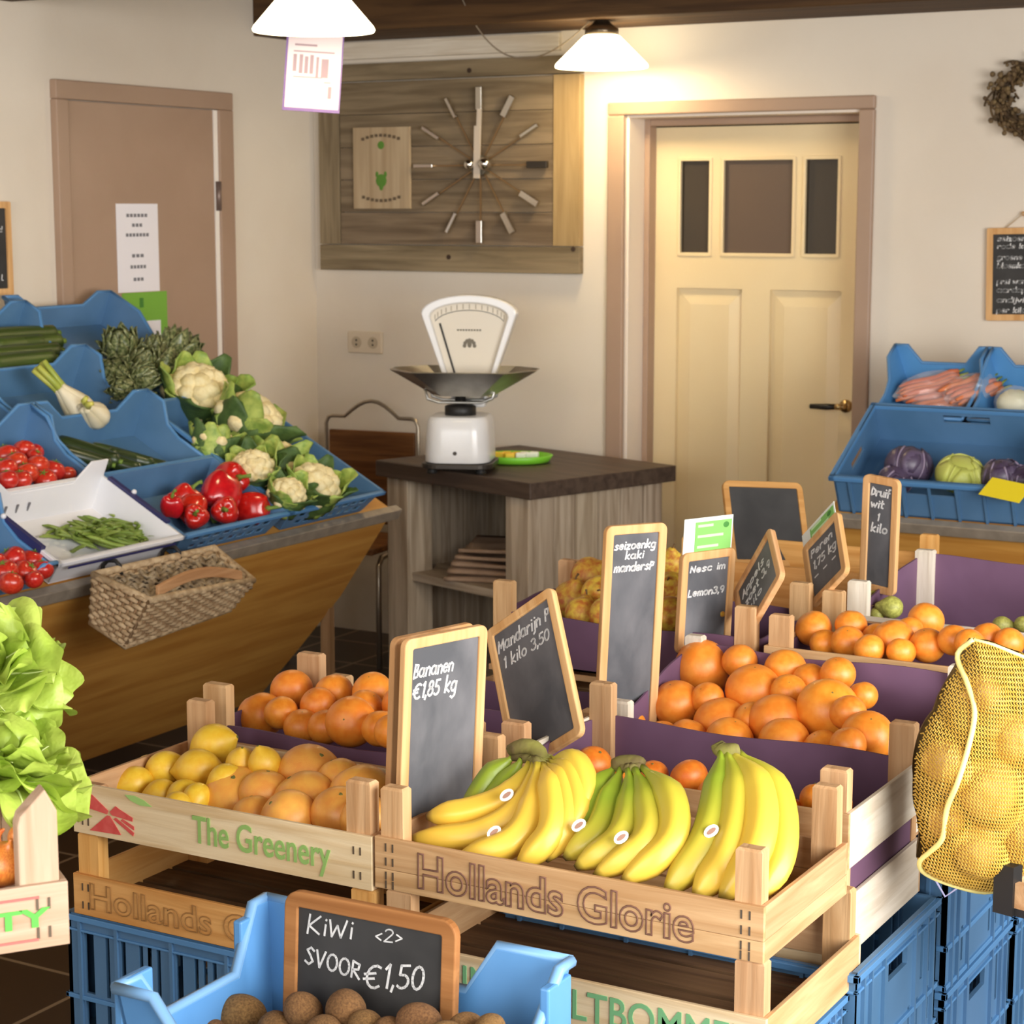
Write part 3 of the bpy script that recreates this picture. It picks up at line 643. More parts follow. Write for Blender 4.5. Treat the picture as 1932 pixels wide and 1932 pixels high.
def lerp(a, b, t): return a+(b-a)*t
def pwall(m, A, B, A2, B2, prof, t):
    # wall over the bottom edge A-B whose top edge follows prof [(s, height factor)]; t: inward vector
    pts = []
    for s, h in prof:
        lo = lerp(A, B, s); hi = lo+(lerp(A2, B2, s)-lo)*h; pts.append((lo, hi))
    n = len(pts)
    v = [p for p, q in pts]+[q for p, q in pts]+[p+t for p, q in pts]+[q+t for p, q in pts]
    f = []
    for i in range(n-1):
        f += [(i, i+1, n+i+1, n+i), (2*n+i, 3*n+i, 3*n+i+1, 2*n+i+1), (n+i, n+i+1, 3*n+i+1, 3*n+i), (i, 2*n+i, 2*n+i+1, i+1)]
    f += [(0, n, 3*n, 2*n), (n-1, 3*n-1, 4*n-1, 2*n-1)]
    m.add(v, f)
HI = [(0, 1.5), (.13, 1.5), (.25, .92), (.75, .92), (.87, 1.5), (1, 1.5)]
def make_bin(name, label, mt, L, W, H=.095, kind='stack', m1=None, cat='crate', taper=.028, front=None, grp=None):
    # x: up the slope (front 0 .. back L), y: width, z: height
    m1 = m1 or blue
    o = thing(name, label, cat, mat=mt, group=grp)
    g = taper
    b = [Vector((g, g, .004)), Vector((g, W-g, .004)), Vector((L-g, W-g, .004)), Vector((L-g, g, .004))]
    t = [Vector((0, 0, H)), Vector((0, W, H)), Vector((L, W, H)), Vector((L, 0, H))]
    th = .006
    m = M(); m.box(g, L-g, g, W-g, 0, .006)
    if kind == 'stack':
        sd = [(0, .80), (.42, .80), (.62, .95), (.78, 1.5), (1, 1.5)]
        fr = [(0, .80), (1, .80)] if not front else front
        pwall(m, b[0], b[1], t[0], t[1], fr, Vector((th, 0, 0)))
        pwall(m, b[3], b[2], t[3], t[2], HI, Vector((-th, 0, 0)))
        pwall(m, b[0], b[3], t[0], t[3], sd, Vector((0, th, 0))); pwall(m, b[1], b[2], t[1], t[2], sd, Vector((0, -th, 0)))
        m.build('bin_body', m1, o, bevel=.0015)
        # folded rim following the wall tops
        r = M()
        def top(A, B, A2, B2, prof): return [lerp(A, B, s)+(lerp(A2, B2, s)-lerp(A, B, s))*h for s, h in prof]
        r.tube(top(b[3], b[2], t[3], t[2], HI), .0065, 6); r.tube(top(b[0], b[1], t[0], t[1], fr), .0065, 6)
        r.tube(top(b[0], b[3], t[0], t[3], sd), .0065, 6); r.tube(top(b[1], b[2], t[1], t[2], sd), .0065, 6)
        r.build('rim', mat('blue_rim', (84, 134, 182), None, .4) if m1 is not white_p else white_p, o, smooth=True)
    else:
        flat = [(0, 1), (1, 1)]
        if kind == 'slots':
            hs = []
            k = int((W-.08)/.05)
            for i in range(k):
                for vv in ((.018, .034), (.05, .066)):
                    hs.append((.05+i*.05, .05+i*.05+.034, vv[0], vv[1]))
            m.holes(W, H, th, hs, lambda u, d, v: (g*(1-v/H)+d, g*(1-v/H)+u*(1-2*g*(1-v/H)/W), v))
        else: pwall(m, b[0], b[1], t[0], t[1], flat, Vector((th, 0, 0)))
        pwall(m, b[3], b[2], t[3], t[2], flat if kind != 'white' else HI, Vector((-th, 0, 0)))
        pwall(m, b[0], b[3], t[0], t[3], flat, Vector((0, th, 0))); pwall(m, b[1], b[2], t[1], t[2], flat, Vector((0, -th, 0)))
        m.build('bin_body', m1, o, bevel=.0015)
        r = M(); 
        for (x0, x1, y0, y1) in ((-.010, .006, -.010, W+.010), (L-.006, L+.010, -.010, W+.010), (-.010, L+.010, -.010, .006), (-.010, L+.010, W-.006, W+.010)):
            r.box(x0, x1, y0, y1, H-.012, H)
        r.build('rim', mat('blue_rim', (84, 134, 182), None, .4) if m1 is not white_p else white_p, o, bevel=.002)
    return o
CY = [5.385, 4.865, 4.355, 3.845, 3.335]   # right sides of the columns (Y), pitch .51
PU, BW = .335, .50
def bin_at(label, c, u, L=.325, kind='stack', **k): return make_bin('produce_bin', label, shelf_m(u, CY[c]), L, BW, kind=kind, grp='blue plastic bins on the left stand' if k.get('m1') is None else None, **k)
bin_at('blue slotted bin holding the cauliflowers, front right corner of the left stand', 0, -.03, .645, 'slots')
bin_at('blue bin with raised corners holding the artichokes, behind the cauliflower bin', 0, .635, .625, H=.074)
bin_at('blue slotted bin holding the red peppers, left of the cauliflower bin', 1, -.03, .325, 'slots')
bin_at('blue bin with dark courgettes, behind the red pepper bin', 1, .305, .30)
bin_at('blue bin holding the fennel, behind the courgette bin', 1, .60, .29)
bin_at('blue bin at the top of the stand, behind the fennel bin and beside the artichokes', 1, .89, .285)
wb_ = bin_at('white plastic bin with the green beans, left of the red pepper bin', 2, -.03, .325, 'white', m1=white_p)
m = M()
for i in range(3): m.box(.300, .303, .30+i*.045, .306+i*.045, .03, .06)
m.build('vent_slot', mat('slot_grey', (120, 118, 122), None, .7), wb_)
navy = mat('navy_plastic', (48, 48, 96), None, .4)
M().box(-.012, -.0105, .03, .47, .074, .081).box(.06, .30, -.012, .004, .082, .104).box(.06, .30, .496, .512, .082, .104).build('navy_trim', navy, wb_)
cl = M(); cl.ball((.21, -.012, .106), .008, 10, 8).ball((.21, .512, .106), .008, 10, 8); cl.build('clip', white_p, wb_, smooth=True)
bin_at('blue bin with vine tomatoes, behind the white bean bin', 2, .305, .30)
bin_at('blue bin left of the fennel bin, partly hidden by the tomato bin', 2, .60, .29)
bin_at('blue bin holding the cucumbers, top row at the left picture edge', 2, .89, .285)
bin_at('blue bin with tomatoes at the left picture edge, front row of the left stand', 3, -.03, front=[(0, 1.0), (.10, 1.0), (.16, .3), (.84, .3), (.90, 1.0), (1, 1.0)])

# ------------------------------------------------------------------ produce, one of each kind
veg_red = mat('pepper_red', (206, 36, 26), (186, 24, 18), .18, 5, coat=.5, rnd=.06)
tom_red = mat('tomato_red', (208, 62, 38), (190, 44, 28), .25, 4, coat=.3, rnd=.06)
stem_g = mat('stem_green', (126, 150, 56), (96, 124, 42), .6, 20)
def P_tomato():
    o = M().ball((0, 0, 0), (1, 1, .86), 22, 14, lambda d: 1+.025*math.cos(5*math.atan2(d.y, d.x))*(1-abs(d.z))-.16*max(0, d.z-.86)/.14).build('tomato', tom_red, None, smooth=True)
    m = M()
    for k in range(5):
        a = 2*PI*k/5; m.tube([(0, 0, .72), (.2*math.cos(a), .2*math.sin(a), .80), (.45*math.cos(a+.2), .45*math.sin(a+.2), .80)], [.07, .06, .01], 5, .5)
    m.tube([(0, 0, .70), (.03, .02, .95)], .05, 6); m.build('calyx', stem_g, o)
    return Proto(o, 'tomato')
def P_pepper():
    def fn(d):
        a = math.atan2(d.y, d.x); lob = .09*math.cos(3*a)*(1-.3*abs(d.z))
        k = 1+lob
        if d.z > .75: k *= 1-.28*(d.z-.75)/.25
        if d.z < -.7: k *= 1-.20*(-d.z-.7)/.3*(1-.5*math.cos(3*a))
        return k
    def sh(d): 
        return fn(d)*(1-.12*(1-d.z)/2)
    o = M().ball((0, 0, 0), (.82, .82, 1.05), 30, 18, sh).build('red_pepper', veg_red, None, smooth=True, sub=1)
    m = M(); m.tube([(0, 0, .70), (.02, .0, .92), (.10, .04, 1.18), (.22, .08, 1.30)], [.20, .09, .085, .11], 8); m.build('stem', stem_g, o, smooth=True)
    return Proto(o, 'pepper')
art_g = mat('artichoke_green', (80, 90, 50), (182, 180, 128), .32, 7, rnd=.12, lo=.42, hi=.8)  # pale second tone paints in the bright highlights on the bracts
def P_artichoke():
    o = M().ball((0, 0, 0), (.80, .80, .85), 16, 10).build('artichoke', mat('artichoke_core', (78, 86, 48), (60, 68, 36), .7), None, smooth=True)
    for ring_, (th, nn, sz) in enumerate(((2.2, 7, .80), (1.75, 8, .88), (1.25, 7, .86), (.8, 6, .74), (.38, 4, .54))):
        m = M()
        for k in range(nn):
            ph = 2*PI*(k+.5*(ring_ % 2))/nn
            d = Vector((math.sin(th)*math.cos(ph), math.sin(th)*math.sin(ph), math.cos(th)))
            e = Vector((-math.sin(ph), math.cos(ph), 0)); up = e.cross(d)*-1
            up = Vector((-math.cos(th)*math.cos(ph), -math.cos(th)*math.sin(ph), math.sin(th)))
            def pt(u, v, out):
                wv = (.32*(1-v**2.2)+.02)*sz*1.5
                return Vector(d)*(.80+.07*(1-(2*u-1)**2)+.16*v*v+out)+e*((u-.5)*2*wv)*(.72)+up*(v*sz*.95-.12)
            g = M(); nu, nv = 4, 5
            vs_ = [pt(i/nu, j/nv, 0) for i in range(nu+1) for j in range(nv+1)]+[pt(i/nu, j/nv, -.05) for i in range(nu+1) for j in range(nv+1)]
            K = (nu+1)*(nv+1); fs = []
            for i in range(nu):
                for j in range(nv):
                    a = i*(nv+1)+j; b = a+nv+1; fs += [(a, b, b+1, a+1), (K+a, K+a+1, K+b+1, K+b)]
            for j in range(nv): fs += [(j, j+1, K+j+1, K+j), (nu*(nv+1)+j, K+nu*(nv+1)+j, K+nu*(nv+1)+j+1, nu*(nv+1)+j+1)]
            for i in range(nu): a = i*(nv+1)+nv; b = a+nv+1; fs += [(a, b, K+b, K+a)]
            m.add(vs_, fs)
        m.build('bracts', art_g, o, smooth=True)
    M().tube([(0, 0, -.7), (.05, 0, -1.15)], [.2, .19], 10).build('stem', mat('cut_stem', (206, 200, 150), (170, 172, 110), .7), o, smooth=True)
    return Proto(o, 'artichoke')
curd_m = mat('cauliflower_curd', (240, 226, 180), (226, 206, 150), .8, 5, bump=.35, bscale=16)
leaf_l = mat('cauliflower_leaf', (178, 192, 96), (122, 150, 62), .55, 4, (1, 1, 1), .3, rnd=.08)
leaf_d = mat('cauliflower_leaf_dark', (84, 110, 52), (58, 84, 36), .6, 4, bump=.3)
def leaf_mesh(m, base, out, up, L, Wd, curl, ruf, seed, nu=8, nv=10, cup=.2, ph=3):
    rng = random.Random(seed); p1, p2 = rng.uniform(0, 6), rng.uniform(0, 6)
    side = out.cross(up).normalized()
    def f(u, v):
        wv = Wd*math.sin(PI*min(1, .12+.80*v)**.9)*(1 if v > .15 else .35+v*4.3)
        s = (u-.5)*2
        r = ruf*abs(s)**2*math.sin(ph*2*PI*v+p1+s)+ruf*.5*math.sin(9*v+p2)*s
        ang = curl*v*v
        return base+out*(L*(math.sin(ang)*.5+.0+.25*v))+up*(L*v*math.cos(ang*.7))+side*(s*wv)+out*(r-cup*wv*s*s)
    m.grid(f, nu, nv)
def P_cauli():
    rng = random.Random(5)
    m = M(); bl = []
    for i in range(34):
        t = i/34; z = 1-t*.95; r = math.sqrt(max(0, 1-z*z)); a = i*2.399
        bl.append((Vector((r*math.cos(a), r*math.sin(a), z))*.62, .20+.05*rng.random()))
    for c, r in bl: m.ball((c.x, c.y, c.z), (r, r, r*.9), 12, 8, lambda d: 1+.10*math.sin(9*d.x+2*d.z)*math.sin(8*d.y+3))
    m.ball((0, 0, 0), (.7, .7, .66), 16, 10)
    o = m.build('cauliflower', curd_m, None, smooth=True)
    for k in range(11):
        a = 2*PI*k/11+rng.uniform(-.15, .15); out = Vector((math.cos(a), math.sin(a), 0))
        lm = M(); leaf_mesh(lm, out*.56+Vector((0, 0, -.62)), out, Vector((0, 0, 1)), rng.uniform(1.1, 1.5), rng.uniform(.48, .62), rng.uniform(.0, .5), .06, k, 8, 10, .5)
        lo = lm.build('leaf', leaf_l if k % 3 else leaf_d, o, smooth=True); s = lo.modifiers.new('thick', 'SOLIDIFY'); s.thickness = .035
    return Proto(o, 'cauliflower')
def P_long(name, m1, cat, L, r, bend=.1, tip=.5):
    m = M(); n = 14; pts = []; rs = []
    for i in range(n+1):
        t = i/n; pts.append((L*(t-.5), bend*math.sin(PI*t), 0)); e = min(t, 1-t)
        rs.append(r*min(1, .15+(e/.08)**.5*.85) if e < .08 else r*(1+.06*math.sin(5*t)))
    m.tube(pts, rs, 14)
    o = m.build(name, m1, None, smooth=True)
    M().tube([(L*.47, bend*.08, 0), (L*.53, 0, .002)], [r*.32, r*.30], 8).build('stem', stem_g, o, smooth=True)
    return Proto(o, cat)

ptom, ppep, part_, pcau = P_tomato(), P_pepper(), P_artichoke(), P_cauli()
pcour = P_long('courgette', mat('courgette_green', (58, 74, 34), (36, 50, 24), .35, 30, (.2, 3, 3), coat=.2, rnd=.1), 'courgette', .21, .024, .012)
pcuc = P_long('cucumber', mat('cucumber_green', (84, 100, 40), (54, 72, 28), .4, 14, (.1, 3, 3), bump=.2, rnd=.1), 'cucumber', .34, .031, .008)
def px_r(d_px, p): return d_px/2*depth(p)/FPX

ORD = ['', 'second', 'third', 'fourth', 'fifth', 'sixth', 'seventh', 'eighth', 'ninth', 'tenth', 'eleventh', 'twelfth']
def rank_labels(pts, noun, where, rows):
    # pts: [(px, py)]; labels by row (rows: list of row names from the top down) and by order from the left
    n = len(pts); idx = sorted(range(n), key=lambda i: pts[i][1]); out = [None]*n; k = len(rows)
    b = 0
    for r in range(k):
        cnt = n//k+(1 if r < n % k else 0); row = sorted(idx[b:b+cnt], key=lambda i: pts[i][0]); b += cnt
        for q, i in enumerate(row):
            pos = ('leftmost' if q == 0 else 'rightmost' if q == len(row)-1 else ORD[q]+' from left') if len(row) > 1 else 'only one'
            out[i] = (noun+', '+pos+' in the '+rows[r]+' row '+where).replace('  ', ' ')
    return out
def lay(proto, lst, where, noun, rows, pos, group, sc=1.0, gap=.93, slack=.06):
    # lst: (px, py, diameter px[, rotation]) ; pos(px, py) -> first guess of the centre; the pieces are then eased apart along their depth
    labs = rank_labels([(a[0], a[1]) for a in lst], noun, where, rows)
    rng = random.Random(len(lst)*7+len(noun)); res = []
    rs_ = [ray(a[0], a[1]) for a in lst]; ts = []
    for a, r_ in zip(lst, rs_): ts.append((Vector(pos(a[0], a[1]))-CAM).length/r_.length)
    t0 = list(ts); n = len(lst); kk = [a[2]/2*sc for a in lst]
    sl = slack/FPX
    for it in range(150):
        moved = False
        for i in range(n):
            for j in range(i):
                pi, pj = rs_[i]*ts[i], rs_[j]*ts[j]; need = gap*(kk[i]*ts[i]+kk[j]*ts[j]); d = (pi-pj).length
                if d < need*.995:
                    st = min(.004, (need-d)*.5)/FPX; s = 1 if ts[i] >= ts[j] else -1
                    ts[i] = min(t0[i]+sl, max(t0[i]-sl, ts[i]+s*st)); ts[j] = min(t0[j]+sl, max(t0[j]-sl, ts[j]-s*st)); moved = True
        if not moved: break
    for a, lb, r_, t in zip(lst, labs, rs_, ts):
        ro = a[3] if len(a) > 3 else (rng.uniform(-.6, .6), rng.uniform(-.6, .6), rng.uniform(0, 6.28))
        res.append(proto.put(lb, CAM+r_*t, ro, a[2]/2*t*sc, group))
    return res

lay(ppep, [(345, 945, 62, (-.3, .6, .4)), (362, 962, 58, (.2, .9, 2)), (370, 975, 50, (1.2, 0, .6)), (415, 930, 82, (2.4, .3, .5)), (432, 905, 68, (1.3, .5, 1.2)), (475, 960, 66, (1.5, .2, 1.9)), (425, 964, 56, (1.2, .8, .3)), (325, 955, 46, (.3, .3, 0))],
    'in the pepper bin', 'glossy red bell pepper', ['upper', 'lower'], lambda x, y: on_shelf(x, y, .065 if y > 915 else .10), 'red peppers in the blue bin', 1.24, .9, .03)
lay(part_, [(228, 655, 75, (.7, .2, .3)), (330, 662, 78, (-.3, .6, 1)), (270, 685, 62, (.5, -.6, 2)), (215, 705, 66, (1.2, .3, .6)), (265, 716, 62, (.9, .9, 1.4)), (310, 690, 66, (.2, .9, 2)), (355, 655, 50, (.5, .9, 0)), (232, 735, 56, (1.4, .2, .2)), (290, 660, 50, (.2, .2, 1))],
    'in the artichoke bin', 'green artichoke', ['upper', 'middle', 'lower'], lambda x, y: on_shelf(x, y, .10 if y < 690 else .07), 'artichokes in the blue bin', 1.08)
lay(pcau, [(372, 752, 112, (.35, .55, .3)), (462, 812, 118, (.3, .6, 1.3)), (522, 888, 92, (.3, .5, 2.2)), (590, 926, 88, (.3, .45, .4)), (400, 845, 70, (.5, .2, 3)), (478, 893, 76, (.6, -.1, .6)), (540, 940, 66, (.5, .1, 1.2))],
    'in the cauliflower bin', 'cauliflower with green leaves', ['upper', 'lower'], lambda x, y: on_shelf(x, y, .085), 'cauliflowers in the blue bin', 1.5, .8)
lay(ptom, [(12, 860, 46), (45, 850, 42), (62, 856, 40), (30, 872, 42), (70, 880, 44), (100, 888, 44), (50, 893, 44), (10, 885, 44), (85, 905, 42), (128, 895, 32), (40, 905, 40), (66, 862, 30), (15, 905, 40)],
    'of the bin behind the white bin', 'red tomato', ['upper', 'middle', 'lower'], lambda x, y: on_shelf(x, y, .075), 'tomatoes in the rear blue bin', 1.08)
lay(ptom, [(24, 1055, 50), (60, 1058, 46), (80, 1075, 40), (48, 1080, 46), (10, 1078, 46), (20, 1100, 46), (64, 1094, 34), (-8, 1060, 40)],
    'of the bin at the left picture edge', 'tomato', ['upper', 'lower'], lambda x, y: on_shelf(x, y, .075), 'tomatoes in the front blue bin', 1.08)
for i, (px, py, rz) in enumerate(((230, 862, .9), (205, 870, .5), (258, 870, 1.1), (165, 852, .4), (148, 862, .8))):
    pcour.put('dark green courgette, '+['second from right', 'middle one', 'rightmost', 'second from left', 'leftmost'][i]+' in the courgette bin', on_shelf(px, py, .042), (0, SA*.6, rz), 1, 'courgettes in the blue bin')
for i, (px, py, rz) in enumerate(((38, 634, 1.45), (48, 668, 1.5), (10, 652, 1.4), (52, 650, 1.5), (40, 682, 1.55))):
    pcuc.put('long green cucumber, '+['topmost', 'second from bottom', 'leftmost', 'rightmost', 'bottom one'][i]+' in the top left bin', on_shelf(px, py, .07+.01*(i == 0)), (0, 0, rz+.1), 1, 'cucumbers in the top bin')
# fennel
fm = mat('fennel_white', (236, 226, 198), (220, 206, 168), .45, 3, (6, 6, 1), coat=.1)
def fennel(label, p, rot, s, tall):
    o = thing('fennel_bulb', label, 'fennel', p); o.rotation_euler = rot
    m = M()
    for k in range(6):
        a = 2*PI*k/6; m.lathe([(.004, -.05), (.022, -.044), (.034, -.02), (.034, .0), (.024, .03), (.012, .06), (.01, .07)], 14, (.014*math.cos(a), .009*math.sin(a), 0))
    m.build('bulb', fm, o, smooth=True)
    m = M()
    for k in range(5 if tall else 2):
        a = k*1.3; m.tube([(.012*math.cos(a), .008*math.sin(a), .05), (.018*math.cos(a), .012*math.sin(a), .09), (.03*math.cos(a)+.01, .02*math.sin(a), .15 if tall else .10)], [.011, .009, .007], 8)
    m.build('stalk', mat('fennel_stalk', (214, 204, 96), (150, 164, 62), .45, 6), o, smooth=True)
    o.scale = (s, s, s)
fdir = (-RGT*.62+Vector((0, 0, 1))*.72-FWD*.15).to_track_quat('Z', 'Y').to_euler()
fennel('pale fennel bulb with green stalks pointing up left, larger one in the fennel bin', on_shelf(146, 768, .085), fdir, 1.15, True)
fennel('short pale fennel bulb lying in front right of the larger fennel', on_shelf(176, 782, .085), (-RGT*.2+Vector((0, 0, 1))*.3-FWD*.9).to_track_quat('Z', 'Y').to_euler(), 1.0, False)
# green beans
bm_ = mat('bean_green', (142, 160, 72), (112, 134, 52), .45, 12, rnd=.12)
bv = []
for k in range(4):
    rng = random.Random(k); m = M(); n = 8; b_ = (.004, -.010, .016, .007)[k]
    m.tube([(.125*(i/n-.5), b_*math.sin(PI*i/n), .002*math.sin(i)) for i in range(n+1)], [.0015]+[.0056]*(n-1)+[.001], 6)
    o = m.build('green_bean', bm_, None, smooth=True); M().tube([(.0615, 0, 0), (.069, .002, .001)], [.0016, .0012], 5).build('stem', stem_g, o)
    bv.append(Proto(o, 'bean'))
rng = random.Random(11)
for i in range(150):
    t = rng.random(); px = 200+rng.gauss(0, 42)+10; py = 1003+rng.gauss(0, 9)+abs(px-210)*.06
    px = min(285, max(110, px)); hgt = .014+.052*rng.random()*max(.15, 1-abs(px-205)/95)
    p = on_shelf(px, py, hgt)
    bv[i % 4].put('slender green bean in the loose heap inside the white bin', p, (rng.uniform(-.25, .25), SA*.4+rng.uniform(-.3, .3), rng.uniform(0, 3.14)), 1.0, 'green beans heaped in the white bin')

# ------------------------------------------------------------------ wicker basket on hooks at the stand edge
wick, wick2 = mat('wicker', (190, 164, 128), (150, 122, 88), .75, 40, rnd=.05, bump=.3), mat('wicker_dark', (160, 128, 92), (126, 96, 64), .75, 40)
bk_ = thing('wicker_basket', 'wicker basket with flat wooden handle, hooked on the front edge of the left stand', 'basket')
top = [Vector((-3.535, 3.955, .792)), Vector((-3.535, 4.47, .788)), Vector((-3.345, 4.40, .722)), Vector((-3.345, 3.955, .742))]
bot = [Vector((-3.50, 3.90, .676)), Vector((-3.50, 4.43, .70)), Vector((-3.36, 4.31, .652)), Vector((-3.36, 3.87, .632))]
m = M(); m2 = M()
for k in range(4):
    A, B, A2, B2 = bot[k], bot[(k+1) % 4], top[k], top[(k+1) % 4]
    nrm = ((B-A).cross(A2-A)).normalized()
    ns = 9 if (B-A).length > .3 else 4
    for s in range(ns*2+1):
        t = s/(ns*2); m2.tube([lerp(A, B, t), lerp(A2, B2, t)], .0045, 6)
    for r in range(11):
        v = (r+.5)/11; pa_, pb_ = lerp(A, A2, v), lerp(B, B2, v); n = ns*6
        m.tube([lerp(pa_, pb_, i/n)+nrm*(.006*math.cos(PI*i*2*ns/n+PI*(r % 2))) for i in range(n+1)], .0062, 6)
m.build('weave', wick, bk_, smooth=True); m2.build('stakes', wick2, bk_, smooth=True)
m = M(); m.tube([top[i % 4] for i in range(5)], .010, 8); m.tube([bot[i % 4] for i in range(5)], .008, 8); m.build('rim', wick, bk_, smooth=True)
m = M()
for i in range(16):   # woven lid, a little below the rim
    a, b = lerp(top[0], top[1], (i+.5)/16), lerp(top[3], top[2], (i+.5)/16)
    m.tube([lerp(a, b, j/10)+Vector((0, 0, -.016+.007*math.cos(PI*j+PI*i))) for j in range(11)], .009, 5, .5)
for i in range(8):
    a, b = lerp(top[0], top[3], (i+.5)/8), lerp(top[1], top[2], (i+.5)/8)
    m.tube([lerp(a, b, j/20)+Vector((0, 0, -.016-.006*math.cos(PI*j+PI*i))) for j in range(21)], .009, 5, .5)
m.build('lid', mat('wicker_grey', (178, 160, 132), (120, 100, 74), .8, 30), bk_, smooth=True)
m = M(); a, b = lerp(top[3], top[2], .12)+Vector((.0, 0, .0)), lerp(top[3], top[2], .93)
pts = [lerp(a, b, i/14)+Vector((-.02, 0, .012+.028*math.sin(PI*i/14))) for i in range(15)]
v = []
for p in pts: v += [p+Vector((-.005, 0, .018)), p+Vector((.008, 0, .016)), p+Vector((.008, 0, -.012)), p+Vector((-.005, 0, -.010))]
m.add(v, [(0, 1, 2, 3), (59, 58, 57, 56)]+[(i*4+j, i*4+(j+1) % 4, i*4+4+(j+1) % 4, i*4+4+j) for i in range(14) for j in range(4)])
m.build('handle', wood('handle_wood', (196, 152, 106), (170, 124, 80), 'y'), bk_, smooth=False, bevel=.003)
for y in (4.06, 4.31):
    M().tube([(-3.530, y, .775), (-3.533, y, .80), (-3.548, y, .812), (-3.575, y, .81), (-3.592, y, .796), (-3.600, y, .766)], .006, 8).build('hook', black, bk_, smooth=True)

# ------------------------------------------------------------------ right produce stand along the back wall
RA = math.radians(28); RP0 = Vector((0, 5.80, .842)); RU = Vector((0, math.cos(RA), math.sin(RA))); RN = Vector((0, -math.sin(RA), math.cos(RA)))
def on_rs(px, py, off): r = ray(px, py); return CAM+r*((RP0+RN*off-CAM).dot(RN)/r.dot(RN))
def rs_m(u, xr, off=0):
    o = RP0+RU*u+RN*off
    return Matrix(((0, -1, 0, xr), (RU.y, 0, RN.y, o.y), (RU.z, 0, RN.z, o.z), (0, 0, 0, 1)))
rstand = thing('produce_stand', 'plywood produce stand with sloping deck along the back wall, right of the cream door', 'display stand')
R0 = rs_m(0, .2)
plx = wood('plywood', (214, 160, 78), (192, 134, 58), 'x', .5, .5, .1)
M().box(-.04, .80, 0, 2.36, -.03, -.004, R0).build('deck', plx, rstand)
M().box(-.07, -.04, -.02, 2.38, -.034, .004, R0).build('edge_strip', mat('edge_metal', (0, 0, 0)), rstand, bevel=.003)
M().add([(x, 5.775+d+(.80-z)*.55, z) for d in (0, .02) for x, z in ((-2.16, .80), (.2, .80), (.2, .12), (-2.16, .12))], [(0, 1, 2, 3), (7, 6, 5, 4), (0, 4, 5, 1), (1, 5, 6, 2), (2, 6, 7, 3), (3, 7, 4, 0)]).build('front_panel', plx, rstand)
for x in (-2.1, -1.0, .15):
    M().box(x-.02, x+.02, 5.86, 5.90, 0, .84).build('leg', wood('post_wood', (0, 0, 0), (0, 0, 0), 'z'), rstand)
    M().box(x-.02, x+.02, 6.44, 6.48, 0, 1.12).build('leg', wood('post_wood', (0, 0, 0), (0, 0, 0), 'z'), rstand)
bl_m = mat('bright_blue_plastic', (84, 144, 196), (74, 132, 184), .4, 5)
def hole_crate(label, mt, L, W, H, m1):
    o = thing('produce_crate', label, 'crate', mat=mt)
    m = M(); t = .007; m.box(0, L, 0, W, 0, .006)
    hy = [(W/2-.075, W/2+.075, H*.62, H*.82)]
    m.holes(W, H, t, hy, lambda u, d, v: (d, u, v)); m.holes(W, H, t, hy, lambda u, d, v: (L-d, u, v))
    hx_ = [(L*.34, L*.62, H*.45, H*.64)]
    m.holes(L, H, t, hx_, lambda u, d, v: (u, d, v)); m.holes(L, H, t, hx_, lambda u, d, v: (u, W-d, v))
    for k in range(7): m.box(-.006, 0, .05+k*(W-.1)/6-.004, .05+k*(W-.1)/6+.004, 0, H*.9)
    m.build('crate_body', m1, o)
    r = M()
    for (x0, x1, y0, y1) in ((-.012, .008, -.012, W+.012), (L-.008, L+.012, -.012, W+.012), (-.012, L+.012, -.012, .008), (-.012, L+.012, W-.008, W+.012)): r.box(x0, x1, y0, y1, H-.014, H)
    r.build('rim', mat('blue_rim', (0, 0, 0)), o, bevel=.002)
    return o
hole_crate('deep blue crate holding cabbages, front row of the right stand', rs_m(-.03, -1.53), .40, .60, .135, blue)
ub = make_bin('produce_bin', 'blue bin with raised corners holding the bagged carrots, right stand', rs_m(.385, -1.85), .31, .30, kind='stack', H=.10, m1=bl_m)
make_bin('produce_bin', 'blue bin with raised corners at the right picture edge, beside the carrot bin', rs_m(.385, -1.54), .31, .30, kind='stack', H=.10, m1=bl_m)

redcab = mat('red_cabbage', (98, 84, 108), (66, 50, 74), .45, 5, bump=.4, rnd=.08, coat=.15)
whicab = mat('white_cabbage', (206, 208, 112), (184, 190, 88), .5, 4, (1, 1, 1), .3)
def cabbage(label, p, r, m1, flat=.85, seed=0):
    rng = random.Random(seed)
    o = M().ball((0, 0, 0), (r*.96, r*.96, r*flat), 22, 14).build('cabbage', m1, None, smooth=True); o.location = p; o.rotation_euler = (rng.uniform(-.4, .4), rng.uniform(-.4, .4), rng.uniform(0, 6))
    tag(o, label, 'cabbage')
    for k in range(6):
        a = k*1.05+rng.uniform(-.2, .2); t0 = rng.uniform(.3, .9)
        m = M()
        def f(u, v, a=a, t0=t0):
            th = t0+v*1.5; ph = a+(u-.5)*(1.5+.5*math.sin(PI*v)); k2 = 1.02+.05*abs(u-.5)*2*(v)+.02*math.sin(9*u+3*v)+.05*(1-v)**4
            return (r*k2*math.sin(th)*math.cos(ph), r*k2*math.sin(th)*math.sin(ph), r*flat*k2*math.cos(th))
        m.grid(f, 10, 8); lf = m.build('outer_leaf', m1, o, smooth=True); s = lf.modifiers.new('thick', 'SOLIDIFY'); s.thickness = .003
        vn = M(); vn.tube([Vector(f(.5, j/8))*1.01 for j in range(9)], [.0035*(1-j/16) for j in range(9)], 5); vn.build('leaf_vein', mat('cabbage_vein', (150, 134, 156), None, .6) if m1 == redcab else whicab, o, smooth=True)
    return o
def rs_obj(px, py, d, off): p = on_rs(px, py, off); return p, px_r(d, p)
